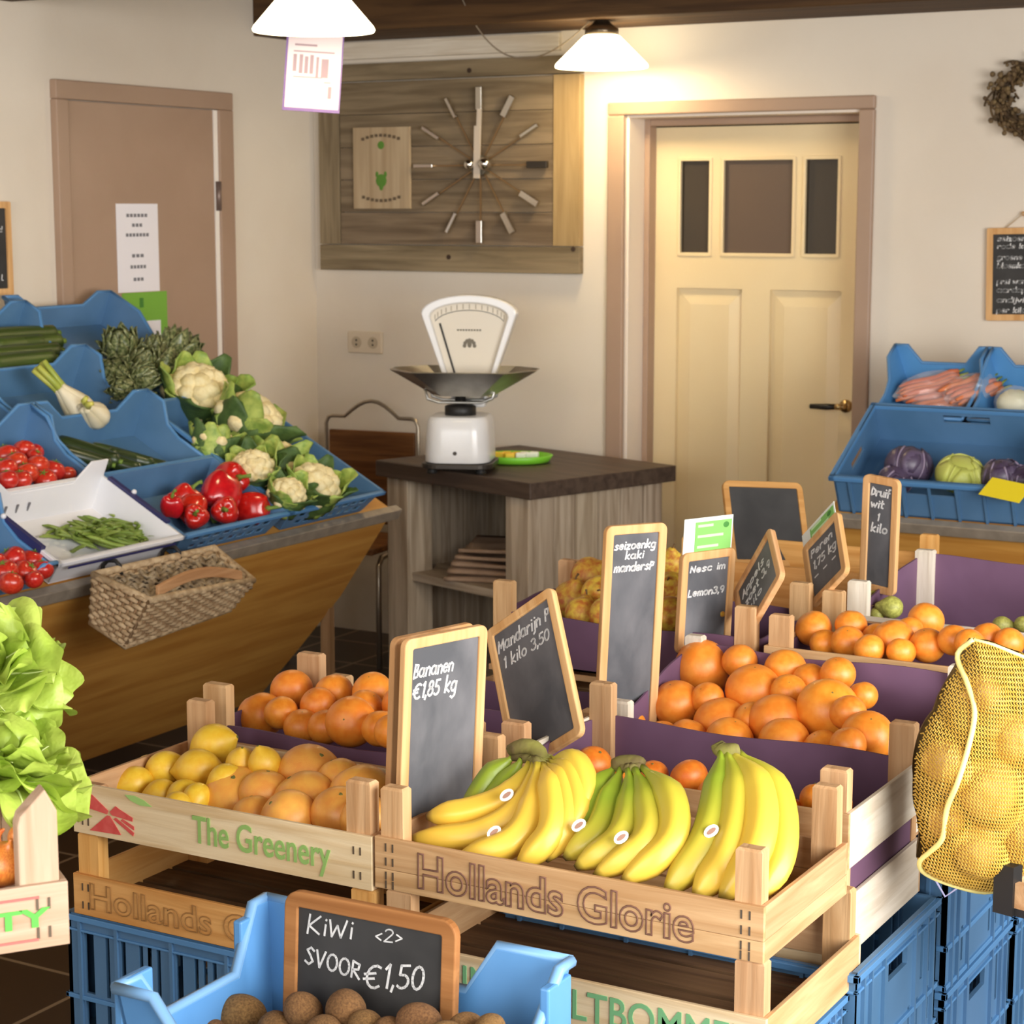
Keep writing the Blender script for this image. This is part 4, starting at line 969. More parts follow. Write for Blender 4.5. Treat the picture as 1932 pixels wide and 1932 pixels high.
for i, (px, py, d, mm, lb) in enumerate(((1715, 880, 88, redcab, 'large red cabbage in the deep blue crate, left of the pale cabbage'), (1812, 896, 90, whicab, 'pale green cabbage in the deep blue crate, left of the yellow card'),
        (1690, 905, 62, redcab, 'small red cabbage at the front left of the deep blue crate'), (1890, 898, 76, redcab, 'red cabbage in the deep blue crate, behind the yellow card'), (1930, 905, 60, redcab, 'red cabbage in the deep blue crate, at the right picture edge'))):
    p, r = rs_obj(px, py, d, .06); cabbage(lb, p, r, mm, .85 if mm == redcab else .78, i)
yc = [on_rs(1880, 892, .15), on_rs(1990, 915, .15), on_rs(1846, 932, .145)]
ym = frame_matrix(yc[0], yc[1], yc[2]); ym.translation = yc[2]
yl = thing('yellow_card', 'blank yellow price card lying on the front rim of the deep blue crate', 'card', mat=ym)
M().box(0, .13, 0, .0015, 0, .085).build('card', mat('yellow_card', (250, 226, 40), None, .6), yl)

# carrots in clear bags
car = mat('carrot_orange', (226, 132, 84), (204, 104, 58), .5, 10, (1, 6, 6), rnd=.1)
film = bpy.data.materials.new('clear_film'); film.use_nodes = True
fb = film.node_tree.nodes['Principled BSDF']; fb.inputs['Base Color'].default_value = (.95, .95, .97, 1); fb.inputs['Roughness'].default_value = .08; fb.inputs['Alpha'].default_value = .16; fb.inputs['Specular IOR Level'].default_value = .9
def carrot_bag(label, px, py, rz, n, L, seed, off=.075):
    rng = random.Random(seed); p = on_rs(px, py, off)
    o = thing('bag_of_carrots', label, 'bag of carrots', p); o.rotation_euler = (.35, -.25, rz)
    for k in range(n):
        y = (k % 4-1.5)*.024+rng.uniform(-.004, .004); z = (k//4)*.022-.015; dx = rng.uniform(-.015, .015)
        m = M(); pts = [(dx-L/2+L*i/8, y+rng.uniform(-.001, .001), z+.004*math.sin(i)) for i in range(9)]
        m.tube(pts, [.004, .008, .010, .011, .012, .0125, .013, .013, .007], 9); c = m.build('carrot', car, o, smooth=True)
        M().tube([(dx+L/2-.004, y, z), (dx+L/2+.03, y+rng.uniform(-.01, .01), z+.005)], [.005, .003], 6).build('carrot_top', mat('carrot_top', (150, 160, 70), (110, 130, 50), .6, 20), c, smooth=True)
    m = M(); m.ball((0, 0, 0), (L*.56, .062, .045), 22, 12, lambda d: 1+.06*math.sin(11*d.x)*math.sin(9*d.y+2)+.04*math.sin(17*d.z+5*d.x)); m.build('plastic_film', film, o)
    return o
carrot_bag('clear bag of carrots at left in the carrot bin, its end pointing left', 1752, 730, .55, 8, .20, 1)
carrot_bag('clear bag of carrots at right in the carrot bin, steeply tilted', 1832, 735, .95, 8, .18, 2)
carrot_bag('clear bag of carrots at the front edge of the carrot bin, underneath the other two', 1770, 758, .45, 6, .16, 3, .05)
cw = on_rs(1915, 762, .06)
wp = thing('bagged_cauliflower', 'pale cauliflower in clear film in the bin at the right picture edge', 'bagged vegetable', cw)
M().ball((0, 0, 0), (.06, .05, .045), 16, 10, lambda d: 1+.12*math.sin(8*d.x+d.z)*math.sin(9*d.y)).build('vegetable', mat('pale_veg', (226, 220, 190), (204, 200, 160), .7, 12), wp, smooth=True)
M().ball((0, 0, .004), (.068, .056, .054), 18, 10, lambda d: 1+.07*math.sin(13*d.x)*math.sin(11*d.y+1)).build('plastic_film', film, wp)

# ------------------------------------------------------------------ printed lettering (built-in font)
def text_mesh(text, outline=0, offset=0):
    cu = bpy.data.curves.new('lettering', 'FONT'); cu.body = text; cu.size = 1; cu.offset = offset
    if outline: cu.fill_mode = 'NONE'; cu.bevel_depth = outline; cu.bevel_resolution = 1
    else: cu.extrude = .004
    cu.resolution_u = 4
    ob = bpy.data.objects.new('lettering', cu); col.objects.link(ob); bpy.context.view_layer.update()
    me = bpy.data.meshes.new_from_object(ob.evaluated_get(bpy.context.evaluated_depsgraph_get()))
    bpy.data.objects.remove(ob); bpy.data.curves.remove(cu)
    return me
def lettering(text, m1, parent, x0, x1, z0, z1, y, outline=0, offset=0, name='printed_lettering', th=.0012, slope=0):
    me = text_mesh(text, outline, offset)
    xs = [v.co.x for v in me.vertices]; ys = [v.co.y for v in me.vertices]; zs = [v.co.z for v in me.vertices]
    a, b, c, d = min(xs), max(xs), min(ys), max(ys); zr = max(zs)-min(zs) or 1
    for v in me.vertices:
        t = (v.co.x-a)/(b-a); px = x0+(x1-x0)*t; pz = z0+(z1-z0)*(v.co.y-c)/(d-c)+slope*(px-x0); py = y-(v.co.z-min(zs))/zr*th
        v.co = (px, py, pz)
    me.materials.clear(); me.materials.append(m1)
    o = bpy.data.objects.new(name, me); col.objects.link(o); o.parent = parent
    return o

# ------------------------------------------------------------------ wooden fruit crates
def wcrate(label, x0, x1, y0, y1, z0, boards, ptop, mats=(crate_x, crate_y, crate_z), liner=None, lz=None, pw=.042, pd=.024, back=None, group=None, mt=None, end=None, slats=4, nofl=False):
    # origin at the lower front left corner; boards: (low, high) heights above z0 ; ptop: post height above z0
    W, D = x1-x0, y1-y0
    o = thing('wooden_crate', label, 'crate', (x0, y0, z0), 0, group, mt)
    t = .007
    o_f = []
    for a, b in boards:
        o_f.append(M().box(0, W, 0, t, a, b).build('front_board', mats[0], o, bevel=.001))
    for a, b in (back or boards): M().box(0, W, D-t, D, a, b).build('back_board', mats[0], o, bevel=.001)
    for x in (0, W-t):
        for a, b in (end or boards): M().box(x, x+t, t, D-t, a, b).build('end_board', mats[1], o, bevel=.001)
    for x, sx_ in ((t, 1), (W-t, -1)):
        for y, sy_ in ((t, 1), (D-t, -1)):
            xa, xb = sorted((x, x+sx_*pw)); ya, yb = sorted((y, y+sy_*pd))
            pt_ = ptop if not isinstance(ptop, tuple) else ptop[0 if y < D/2 else 1]
            if nofl and x < W/2 and y < D/2: pt_ = boards[-1][1]-.004
            m = M(); m.box(xa, xb, ya, yb, 0, pt_-.004)
            v = [(xa, ya, pt_-.004), (xb, ya, pt_-.004), (xb, yb, pt_-.004), (xa, yb, pt_-.004)]; e = .003
            m.add(v+[(xa+e, ya+e, pt_), (xb-e, ya+e, pt_), (xb-e, yb-e, pt_), (xa+e, yb-e, pt_)], [(4, 5, 6, 7)]+[(i, (i+1) % 4, 4+(i+1) % 4, 4+i) for i in range(4)])
            m.build('corner_post', mats[2], o)
    for k in range(slats):
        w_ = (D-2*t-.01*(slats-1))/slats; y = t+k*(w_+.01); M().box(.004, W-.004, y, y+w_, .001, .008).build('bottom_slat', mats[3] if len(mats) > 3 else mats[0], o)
    st = M()
    for x in (.02, .032, W-.032, W-.02):
        for a, b in boards:
            for q in (.25, .7): st.box(x-.0012, x+.0012, -.0012, 0, a+(b-a)*q-.006, a+(b-a)*q+.006)
    st.build('staple', mat('staple', (110, 96, 80), None, .4, metal=.6), o)
    if liner:
        lz0, lzf, lzb = lz
        m = M(); i = t+.002; k = .004
        def wavy(u, h, s): return h+.004*math.sin(9*u+s)
        def wall(P, Q, ha, hb, s, nx, ny):
            n = 14; v = []
            for j in range(n+1):
                u = j/n; x, y = P[0]+(Q[0]-P[0])*u, P[1]+(Q[1]-P[1])*u; h = wavy(u, ha+(hb-ha)*u, s)
                v += [(x, y, lz0), (x, y, h), (x+nx*k, y+ny*k, h), (x+nx*k, y+ny*k, lz0)]
            m.add(v, [(j*4+a, j*4+4+a, j*4+4+(a+1) % 4, j*4+(a+1) % 4) for j in range(n) for a in range(4)])
        wall((i, i), (W-i, i), lzf, lzf, 0, 0, 1); wall((i, D-i), (W-i, D-i), lzb, lzb, 1, 0, -1)
        wall((i, i), (i, D-i), lzf+.006, lzb, 2, 1, 0); wall((W-i, i), (W-i, D-i), lzf, lzb-.006, 3, -1, 0)
        m.box(i, W-i, i, D-i, lz0, lz0+.004)
        m.build('card_liner', liner, o)
    return o, o_f

grp = 'wooden fruit crates on the centre display'
# lower crates, then the two front crates
lowL, fL = wcrate('honey coloured low crate with outlined lettering, empty, under the lemon crate', -2.155, -1.565, 2.34, 2.655, .618, [(0, .068)], .136, (honey_x, honey_y, honey_z, wood('shaded_slat_wood', (112, 84, 56), (84, 60, 38), 'x')))  # bottom slats in darker wood: interior shade put into their colour
lettering('Hollands Glorie', mat('burnt_brown', (158, 112, 58), None, .8), fL[0], .035, .49, .012, .058, -.0004, .016, .012)
lowR, fR = wcrate('low empty crate with green capital lettering, under the banana crate', -1.555, -.945, 2.335, 2.70, .618, [(0, .072)], .146, (wood('washed_wood', (226, 204, 166), (206, 176, 132), 'x'), crate_y, crate_z, wood('shaded_slat_wood', (112, 84, 56), (84, 60, 38), 'x')))  # slats darkened here too, standing in for shade under the banana crate
lettering('VEILING ZALTBOMMEL', mat('faded_green', (112, 168, 116), None, .8), fR[0], .04, .585, .014, .058, -.0004, 0, .008)
lem, fl1 = wcrate('lemon crate, light wood, with green lettering and red print on its front board', -2.15, -1.572, 2.34, 2.655, .756, [(0, .083)], (.162, .158), nofl=True, mats=(wood('washed_wood', (0, 0, 0), (0, 0, 0), 'x'), crate_y, crate_z))
lettering('The Greenery', mat('olive_green_ink', (142, 178, 96), None, .8), fl1[0], .245, .505, .008, .066, -.0004, 0, .012)
m = M()   # red burst print and green leaf print
for pts in ([(.022, .072), (.026, .078), (.075, .046), (.072, .040), (.03, .045)], [(.078, .045), (.09, .056), (.098, .052), (.125, .042), (.124, .036), (.082, .040)], [(.035, .008), (.072, .038), (.078, .038), (.10, .010)], [(.085, .034), (.125, .012), (.127, .018), (.09, .037)], [(.100, .034), (.127, .022), (.127, .028), (.104, .037)], [(.020, .045), (.028, .046), (.030, .072), (.022, .07)]):
    m.prism(pts, 'y', -.0012, -.0002)
m.build('red_print', mat('red_ink', (204, 72, 66), (214, 92, 84), .8, 60), fl1[0])
m = M(); m.prism([(.11, .078), (.13, .079), (.15, .074), (.165, .066), (.14, .065), (.122, .070)], 'y', -.0012, -.0002); m.build('leaf_print', mat('leaf_ink', (160, 198, 112), None, .8), fl1[0])
ban, fb1 = wcrate('banana crate with outlined brown lettering on its front board', -1.567, -.953, 2.34, 2.655, .764, [(0, .030), (.0305, .078)], (.152, .166), pw=.038)
lettering('Hollands Glorie', mat('print_dark_brown', (122, 84, 66), None, .8), fb1[1], .075, .515, .010, .066, -.0004, .020, .014, slope=-.004)

rowC, _ = wcrate('wooden crate of oranges with purple liner, behind the lemon crate', -2.18, -1.60, 2.70, 3.02, .66, [(.02, .07), (.105, .165)], .262, pw=.05, liner=purple, lz=(.03, .188, .195))
rowD, _ = wcrate('whitish wooden crate of mandarins with purple liner, behind the banana crate', -1.565, -.965, 2.69, 3.035, .65, [(0, .092), (.137, .222)], .285, (crate_x, pale_y, crate_z), liner=purple, lz=(.03, .205, .222), back=[(0, .09)])
rowJ, _ = wcrate('empty wooden crate holding the upright chalkboards, left of the big orange crate', -2.17, -1.565, 3.07, 3.42, .662, [(.0, .05), (.065, .12)], .20, liner=purple, lz=(.03, .13, .14))
rowE, _ = wcrate('wooden crate heaped with big oranges, purple liner, behind the mandarin crate', -1.56, -.998, 3.07, 3.42, .712, [(.01, .06), (.08, .132)], (.175, .235), (crate_x, pale_y, pale_z), pw=.034, liner=purple, lz=(.03, .125, .215))
rowF, _ = wcrate('wooden crate of oranges with red onion coloured fruit, behind the big orange crate', -1.425, -.83, 3.47, 3.79, .72, [(.02, .10), (.15, .205)], .265, liner=purple, lz=(.08, .19, .20))
rowG, _ = wcrate('wooden crate with purple liner and green pears, rearmost of the right crates', -1.40, -.80, 3.83, 4.30, .72, [(.02, .10), (.14, .205)], .275, (pale_x, pale_y, pale_z), liner=purple, lz=(.08, .20, .262))
rowH, _ = wcrate('wooden crate heaped with quinces, purple liner, behind the tall chalkboards', -2.035, -1.44, 3.47, 3.79, .72, [(.0, .06), (.088, .10)], .275, liner=purple, lz=(.105, .21, .215))
rowI, _ = wcrate('wooden crate behind the quinces, under the blank black chalkboard', -2.02, -1.47, 4.36, 4.72, .72, [(.0, .06), (.08, .19)], .24, (honey_x, honey_y, honey_z))

# supporting plank table under the rear crates (mostly hidden)
mk = thing('plank_table', 'low plank table carrying the rear fruit crates', 'table')
for i in range(4):
    M().box(-2.2, -1.56 if i == 0 else -.96, 3.47+i*.33+.08*(i > 0), 3.79+i*.33+.08*(i > 0), .69, .715).build('table_plank', crate_x, mk)
for x, y in ((-2.12, 3.52), (-1.62, 3.52), (-1.05, 4.0), (-2.12, 4.7), (-1.05, 4.7)):
    M().box(x-.03, x+.03, y-.03, y+.03, 0, .69).build('leg', crate_z, mk)
mk2 = thing('trestle', 'low wooden trestle under the left orange crate', 'table')
M().box(-2.16, -1.6, 2.72, 3.42, .635, .658).build('table_plank', crate_x, mk2)
for x in (-2.1, -1.66):
    for y in (2.75, 3.38): M().box(x-.02, x+.02, y-.02, y+.02, 0, .635).build('leg', crate_z, mk2)

# blue slotted stacking crates under the display
def P_blue():
    W, D, H = .59, .39, .213
    o = thing('stacking_crate', None, None); t = .008; m = M(); m.box(0, W, 0, D, 0, .008)
    hsx = []
    for (u, w_, n, dd) in ((.035, .020, 1, 0), (.08, .008, 1, 0), (.112, .010, 1, 0), (.150, .008, 3, .018), (.225, .014, 1, 0), (.262, .008, 3, .018), (.335, .014, 1, 0), (.372, .008, 3, .018), (.445, .014, 1, 0), (.485, .010, 1, 0), (.515, .02, 1, 0)):
        for k in range(n): hsx.append((u+k*dd, u+k*dd+w_, .075, .185))
    hsx += [(u, u+w_, .015, .062) for (u, w_) in ((.035, .02), (.08, .008), (.15, .008), (.168, .008), (.186, .008), (.225, .014), (.335, .014), (.445, .014), (.515, .02))]
    m.holes(W, H, t, hsx, lambda u, d, v: (u, d, v)); m.holes(W, H, t, hsx, lambda u, d, v: (u, D-d, v))
    hy = [(D/2-.045, D/2+.045, .150, .182)]+[(u, u+.012, .10, .19) for u in (.035, .07, D-.082, D-.047)]+[(u, u+.010, .02, .075) for u in (.035, .09, .13, D-.14, D-.10, D-.045)]
    m.holes(D, H, t, hy, lambda u, d, v: (d, u, v)); m.holes(D, H, t, hy, lambda u, d, v: (W-d, u, v))
    r = M()
    for z0, z1, e in ((H-.012, H-.002, .007), (.062, .070, .005), (0, .008, .004), (H-.03, H-.026, .005)):
        r.box(-e, W+e, -e, .002, z0, z1).box(-e, W+e, D-.002, D+e, z0, z1).box(-e, .002, -e, D+e, z0, z1).box(W-.002, W+e, -e, D+e, z0, z1)
    r.build('rim', mat('blue_rim', (0, 0, 0)), o, bevel=.001)
    r = m
    for x in (.028, .105, .218, .328, .438, .508, .56): r.box(x-.003, x+.003, -.006, 0, .0, H-.012)
    for y in (.028, .062, .12, .27, .328, .362): r.box(W, W+.006, y-.003, y+.003, 0, H-.012)
    m.build('crate_body', blue, o)
    return Proto(o, 'crate')
pblue = P_blue()
for k in range(3):
    lv = ['bottom', 'middle', 'top'][k]
    pblue.put('blue slotted crate, '+lv+' of the stack under the honey coloured crate', (-2.175, 2.345, k*.2055), sc=(1.0, .77, .960), group='blue slotted crates under the display')
    pblue.put('blue slotted crate, '+lv+' of the stack under the banana crate', (-1.54, 2.345, k*.2055), sc=(1.0, .77, .960), group='blue slotted crates under the display')
    pblue.put('blue slotted crate, '+lv+' of the stack under the whitish mandarin crate', (-1.525, 2.652, k*.2155), sc=(1.0, .985, 1.008), group='blue slotted crates under the display')
    pblue.put('blue slotted crate, '+lv+' of the stack under the net bag and big orange crate', (-1.52, 3.068, k*.2365), sc=(1.0, 1.0, 1.108), group='blue slotted crates under the display')
    pblue.put('blue slotted crate, '+lv+' of the rearmost stack, behind the net bag', (-1.515, 3.475, k*.2365), sc=(1.0, 1.0, 1.108), group='blue slotted crates under the display')

# ------------------------------------------------------------------ citrus
def peel(name, c1, c2): return mat(name, c1, c2, .38, 3, rnd=.07, bump=.12, coat=.12, bscale=42)
def P_citrus(name, m1, cat, flat=.94, btn=True):
    def fn(d): return 1-.05*max(0, (d.z-.93)/.07)-.03*max(0, (-d.z-.95)/.05)+.012*math.sin(3*d.x+1)*math.sin(2.5*d.y)
    o = M().ball((0, 0, 0), (1, 1, flat), 28, 18, fn).build(name, m1, None, smooth=True)
    M().lathe([(.001, .895), (.06, .89), (.075, .86), (.02, .84)], 8, fn=lambda q, z: 1+.2*math.cos(5*q)).build('stem_button', mat('button_green', (120, 128, 60), (110, 92, 48), .8, 30), o)
    return Proto(o, cat)
porg = P_citrus('orange', peel('orange_peel', (250, 156, 56), (242, 138, 40)), 'orange')
pman = P_citrus('mandarin', peel('mandarin_peel', (246, 144, 46), (236, 124, 34)), 'mandarin', .88)
pgra = P_citrus('grapefruit', peel('grapefruit_peel', (252, 184, 84), (246, 166, 76)), 'grapefruit', .92)
def P_lemon():
    pr = [(.001, -1.28), (.10, -1.24), (.17, -1.14), (.34, -1.02), (.62, -.80), (.84, -.5), (.95, -.18), (.95, .15), (.85, .5), (.62, .80), (.34, 1.02), (.18, 1.13), (.13, 1.20), (.001, 1.22)]
    o = M().lathe(pr, 26, cap=False).build('lemon', peel('lemon_peel', (246, 204, 66), (240, 190, 48)), None, smooth=True, sub=1)
    M().lathe([(.001, 1.24), (.07, 1.23), (.08, 1.19)], 8).build('stem_button', mat('button_green', (0, 0, 0)), o)
    return Proto(o, 'lemon')
plem = P_lemon()
H_ = PI/2
lay(plem, [(255, 1478, 66, (0, H_, 1.2)), (310, 1452, 70, (.5, .9, 1)), (373, 1452, 80, (0, H_-.1, .45)), (403, 1405, 80, (.2, 1.2, .5)), (456, 1442, 62, (.3, .3, 0)), (500, 1442, 64, (.35, -.15, 0)), (305, 1500, 62, (0, H_, .8)), (372, 1505, 56, (0, 1.2, 2)), (278, 1446, 44, (0, 1.1, .6)), (345, 1498, 56, (.9, .9, 2)), (425, 1470, 60, (.3, 1.2, 1)), (335, 1518, 50, (0, H_, .2)), (228, 1480, 50, (0, H_, .5))],
    'of the lemon crate', 'yellow lemon', ['back', 'middle', 'front'], lambda x, y: on_y(x, y, 2.42+max(0, (1520-y))*.0015), 'lemons in the light wood crate', 1.06, .86, .02)
lay(pgra, [(450, 1512, 112), (585, 1465, 104), (575, 1515, 104), (545, 1545, 92), (680, 1500, 100), (640, 1535, 88), (500, 1500, 84), (640, 1470, 70), (690, 1545, 80), (480, 1540, 70)],
    'in the lemon crate', 'yellow-orange grapefruit', ['back', 'middle', 'front'], lambda x, y: on_y(x, y, 2.435+max(0, (1545-y))*.0016), 'grapefruits in the light wood crate', 1.24, .8, .018)
lay(porg, [(493, 1350, 92), (550, 1302, 82), (630, 1308, 76), (703, 1305, 78), (662, 1362, 98, (1.2, .2, .2)), (570, 1372, 72), (614, 1372, 70), (718, 1375, 74), (760, 1330, 80), (600, 1330, 70), (530, 1345, 66), (740, 1380, 70), (690, 1335, 70)],
    'of the crate behind the lemons', 'orange', ['back', 'middle', 'front'], lambda x, y: on_y(x, y, 2.77+max(0, (1375-y))*.0022), 'oranges in the crate behind the lemons', 1.0)
lay(porg, [(1225, 1342, 104), (1276, 1328, 88), (1326, 1262, 106, (.3, 1.3, .5)), (1396, 1248, 64), (1422, 1304, 102), (1360, 1366, 100), (1465, 1362, 104), (1482, 1263, 76), (1581, 1272, 64), (1530, 1285, 66), (1562, 1340, 114), (1628, 1313, 54), (1637, 1390, 96, (.4, .3, 0)), (1600, 1345, 66), (1480, 1400, 92), (1376, 1398, 88), (1298, 1392, 70), (1552, 1415, 74), (1335, 1318, 60), (1488, 1305, 64), (1190, 1368, 56), (1420, 1360, 70), (1600, 1405, 66), (1250, 1390, 60)],
    'of the purple-lined big orange crate', 'orange', ['top', 'second', 'third', 'bottom'], lambda x, y: on_y(x, y, 3.13+max(0, (1405-y))*.0018), 'oranges heaped in the purple-lined crate', 1.07)
lay(pman, [(1120, 1442, 74), (1300, 1468, 76), (1232, 1462, 60), (1540, 1506, 64), (1490, 1530, 62), (1410, 1500, 66), (1180, 1475, 64), (1345, 1500, 62), (1265, 1505, 62), (1580, 1520, 60)],
    'of the mandarin crate behind the bananas', 'small mandarin', ['back', 'front'], lambda x, y: on_y(x, y, 2.80+max(0, (1510-y))*.0016), 'mandarins in the whitish crate', 1.0)
lay(porg, [(1535, 1186, 70), (1606, 1180, 62), (1600, 1212, 66), (1685, 1208, 82), (1747, 1170, 70, (.2, .3, 1)), (1750, 1218, 70), (1800, 1208, 62), (1862, 1204, 62), (1555, 1214, 56), (1655, 1205, 60), (1715, 1190, 56), (1830, 1215, 60), (1905, 1212, 58), (1640, 1225, 60), (1700, 1230, 56)],
    'of the crate behind the big oranges', 'orange', ['back', 'middle', 'front'], lambda x, y: on_y(x, y, 3.55+max(0, (1225-y))*.0022), 'oranges in the crate behind the big oranges', 1.0)
# quinces and pears
def P_pear(name, m1, cat, long):
    pr = [(.001, -.92), (.16, -.95), (.4, -.9), (.75, -.68), (.95, -.25), (.98, .1), (.82, .5), (.55, .85*long), (.36, 1.1*long), (.25, 1.3*long), (.12, 1.38*long), (.001, 1.36*long)]
    o = M().lathe(pr, 22, cap=False, fn=lambda q, z: 1+.03*math.sin(2*q+z*3)).build(name, m1, None, smooth=True, sub=1)
    M().tube([(0, 0, 1.3*long), (.04, .02, 1.55*long), (.12, .04, 1.75*long)], [.05, .04, .06], 6).build('stem', mat('twig_brown', (104, 76, 44), None, .8), o)
    return Proto(o, cat)
pqui = P_pear('quince', mat('quince_skin', (214, 178, 62), (186, 104, 44), .55, 3, rnd=.12), 'quince', .75)
ppr = P_pear('pear', mat('pear_green', (186, 184, 92), (146, 144, 66), .5, 4, rnd=.1), 'pear', 1)
lay(pqui, [(1084, 1130, 68, (.3, .2, 0)), (1115, 1088, 66, (.2, .9, .4)), (1132, 1120, 60, (1.2, .4, .2)), (1265, 1060, 46, (.2, .2, 0)), (1265, 1110, 56, (.9, .3, 0)), (1262, 1160, 60, (1.6, .2, 0)), (1190, 1080, 66), (1200, 1130, 66), (1150, 1160, 64), (1230, 1160, 64), (1100, 1158, 60), (1290, 1150, 56), (1340, 1150, 56)],
    'of the crate behind the tall chalkboard', 'yellow-brown quince', ['back', 'middle', 'front'], lambda x, y: on_y(x, y, 3.56+max(0, (1165-y))*.0016), 'quinces heaped behind the chalkboards', 1.25)
for i, (px, py, d, ro) in enumerate(((1634, 1136, 42, (0, .75, .45)), (1682, 1146, 46, (0, 1.5, 3.4)), (1890, 1180, 38, (0, 1.5, .2)), (1655, 1160, 34, (0, 1.5, 1.2)), (1930, 1178, 34, (0, 1.5, .6)))):
    p = on_y(px, py, 3.98+(.04 if i == 0 else 0)); ppr.put('green pear, '+['upright one near the small chalkboards', 'lying one in the middle of the left group', 'lying one at the right end', 'lowest one of the left group', 'one at the right picture edge'][i]+', in the rearmost crate', p, ro, px_r(d, p), 'green pears in the rearmost crate')
for i, (px, py) in enumerate(((1490, 1095), (1440, 1080), (1400, 1085))):
    p = on_y(px, py, 4.5); porg.put('orange in the crate under the blank chalkboard, '+['rightmost', 'middle', 'leftmost'][i], p, (0, 0, i), px_r(46, p), 'oranges under the blank chalkboard')

# ------------------------------------------------------------------ bananas
def ban_mat():
    m = bpy.data.materials.new('banana_skin'); m.use_nodes = True; nt = m.node_tree; b = nt.nodes['Principled BSDF']
    at = nt.nodes.new('ShaderNodeAttribute'); at.attribute_name = 'ripe'; nt.links.new(at.outputs['Color'], b.inputs['Base Color'])
    b.inputs['Roughness'].default_value = .42; b.inputs['Coat Weight'].default_value = .08; return m
bmat = ban_mat()
crown_m = mat('banana_crown', (134, 130, 60), (92, 74, 44), .8, 22, bump=.4)
def smooth_path(pts, n=18):
    out = []
    P = [pts[0]*2-pts[1]]+pts+[pts[-1]*2-pts[-2]]
    k = len(pts)-1
    for i in range(n+1):
        s = i/n*k; j = min(int(s), k-1); t = s-j; a, b, c, d = P[j], P[j+1], P[j+2], P[j+3]
        out.append(.5*((2*b)+(c-a)*t+(2*a-5*b+4*c-d)*t*t+(3*b-a-3*c+d)*t**3))
    return out
def banana(parent, pts, r, g, tip_dark=True):
    # pts world points from stem to tip; g: greenness 0..1
    q = smooth_path(pts); n = len(q)-1; rs = []
    for i in range(n+1):
        t = i/n; e = .26 if t < .07 else .26+.74*min(1, (t-.07)/.22)**.8
        if t > .80: e *= max(.20, 1-((t-.80)/.20)**1.7*.82)
        rs.append(r*e)
    m = M(); N_ = 10
    up = None; vs_ = []
    for i, p in enumerate(q):
        t = (q[min(i+1, n)]-q[max(i-1, 0)]).normalized()
        if up is None: up = (CAM-p).normalized()
        a = t.cross(up).normalized(); up = a.cross(t).normalized()
        for j in range(N_*2):
            an = 2*PI*j/(N_*2); k = 1+.055*math.cos(5*an)
            vs_.append(p+a*(math.cos(an)*rs[i]*k)+up*(math.sin(an)*rs[i]*k))
    K = N_*2
    m.add(vs_, [(i*K+j, i*K+(j+1) % K, (i+1)*K+(j+1) % K, (i+1)*K+j) for i in range(n) for j in range(K)]+[tuple(range(K))[::-1], tuple(range(n*K, (n+1)*K))])
    o = m.build('banana', bmat, parent, smooth=True)
    me = o.data; ca = me.color_attributes.new('ripe', 'FLOAT_COLOR', 'POINT')
    Yl, Gr, Dk, Pa = lin((230, 190, 68)), lin((140, 160, 44)), lin((70, 56, 34)), lin((240, 216, 96))
    for i in range(n+1):
        t = i/n; gg = max(0, min(1, g*1.7-t*1.15)); gg = max(gg, max(0, .5-t*5))
        c = [Yl[k]*(1-gg)+Gr[k]*gg for k in range(3)]
        if t > .93: f = min(1, (t-.93)/.05); e = lin((150, 150, 60)); c = [c[k]*(1-.6*f)+e[k]*.6*f for k in range(3)]
        if t > .965: c = list(Dk[:3])
        for j in range(K): ca.data[i*K+j].color = (*c, 1)
    return o
def bunch(label, bl, crown, stickers):
    base = on_y(crown[0], crown[1], crown[2])
    o = thing('banana_bunch', label, 'bananas', base)
    inv = Matrix.Translation(-base)
    for pts, r, g in bl:
        wp = [on_y(x, y, yy)-base for x, y, yy in pts]
        bo = banana(o, wp, r, g)
        for (k, sx_, sy_, yy) in stickers:
            if k is pts or k == bl.index((pts, r, g)):
                c = on_y(sx_, sy_, yy)-base; n_ = (CAM-base-c).normalized(); a = Vector((0, 0, 1)).cross(n_).normalized(); b = n_.cross(a); a, b = (a*.8+b*.6), (b*.8-a*.6)
                sm = M(); sm.add([c+a*(.0115*math.cos(q))+b*(.0078*math.sin(q))+n_*h for h in (0, .002) for q in [2*PI*i/16 for i in range(16)]], [tuple(range(16, 32))]+[(i, (i+1) % 16, 16+(i+1) % 16, 16+i) for i in range(16)])
                st = sm.build('fruit_sticker', mat('sticker_white', (234, 226, 210), None, .5), bo)
                m3 = M(); m3.add([c+a*(.0075*math.cos(q))+b*(.0032*math.sin(q))+n_*.0024 for q in [2*PI*i/12 for i in range(12)]], [tuple(range(12))]); s2 = m3.build('sticker_print', mat('sticker_ink', (150, 110, 90), None, .6), bo)
    cr = M(); tops = [on_y(x, y, yy)-base for x, y, yy in crown[3]]
    cr.tube(smooth_path(tops, 8), [.009, .011, .012, .012, .012, .012, .011, .010, .008], 10)
    for pts, r, g in bl: p = on_y(*pts[0])-base; cr.tube([p*.2, p], [.008, .007], 8)
    cr.build('crown', crown_m, o, smooth=True)
    return o
Yc = 2.545
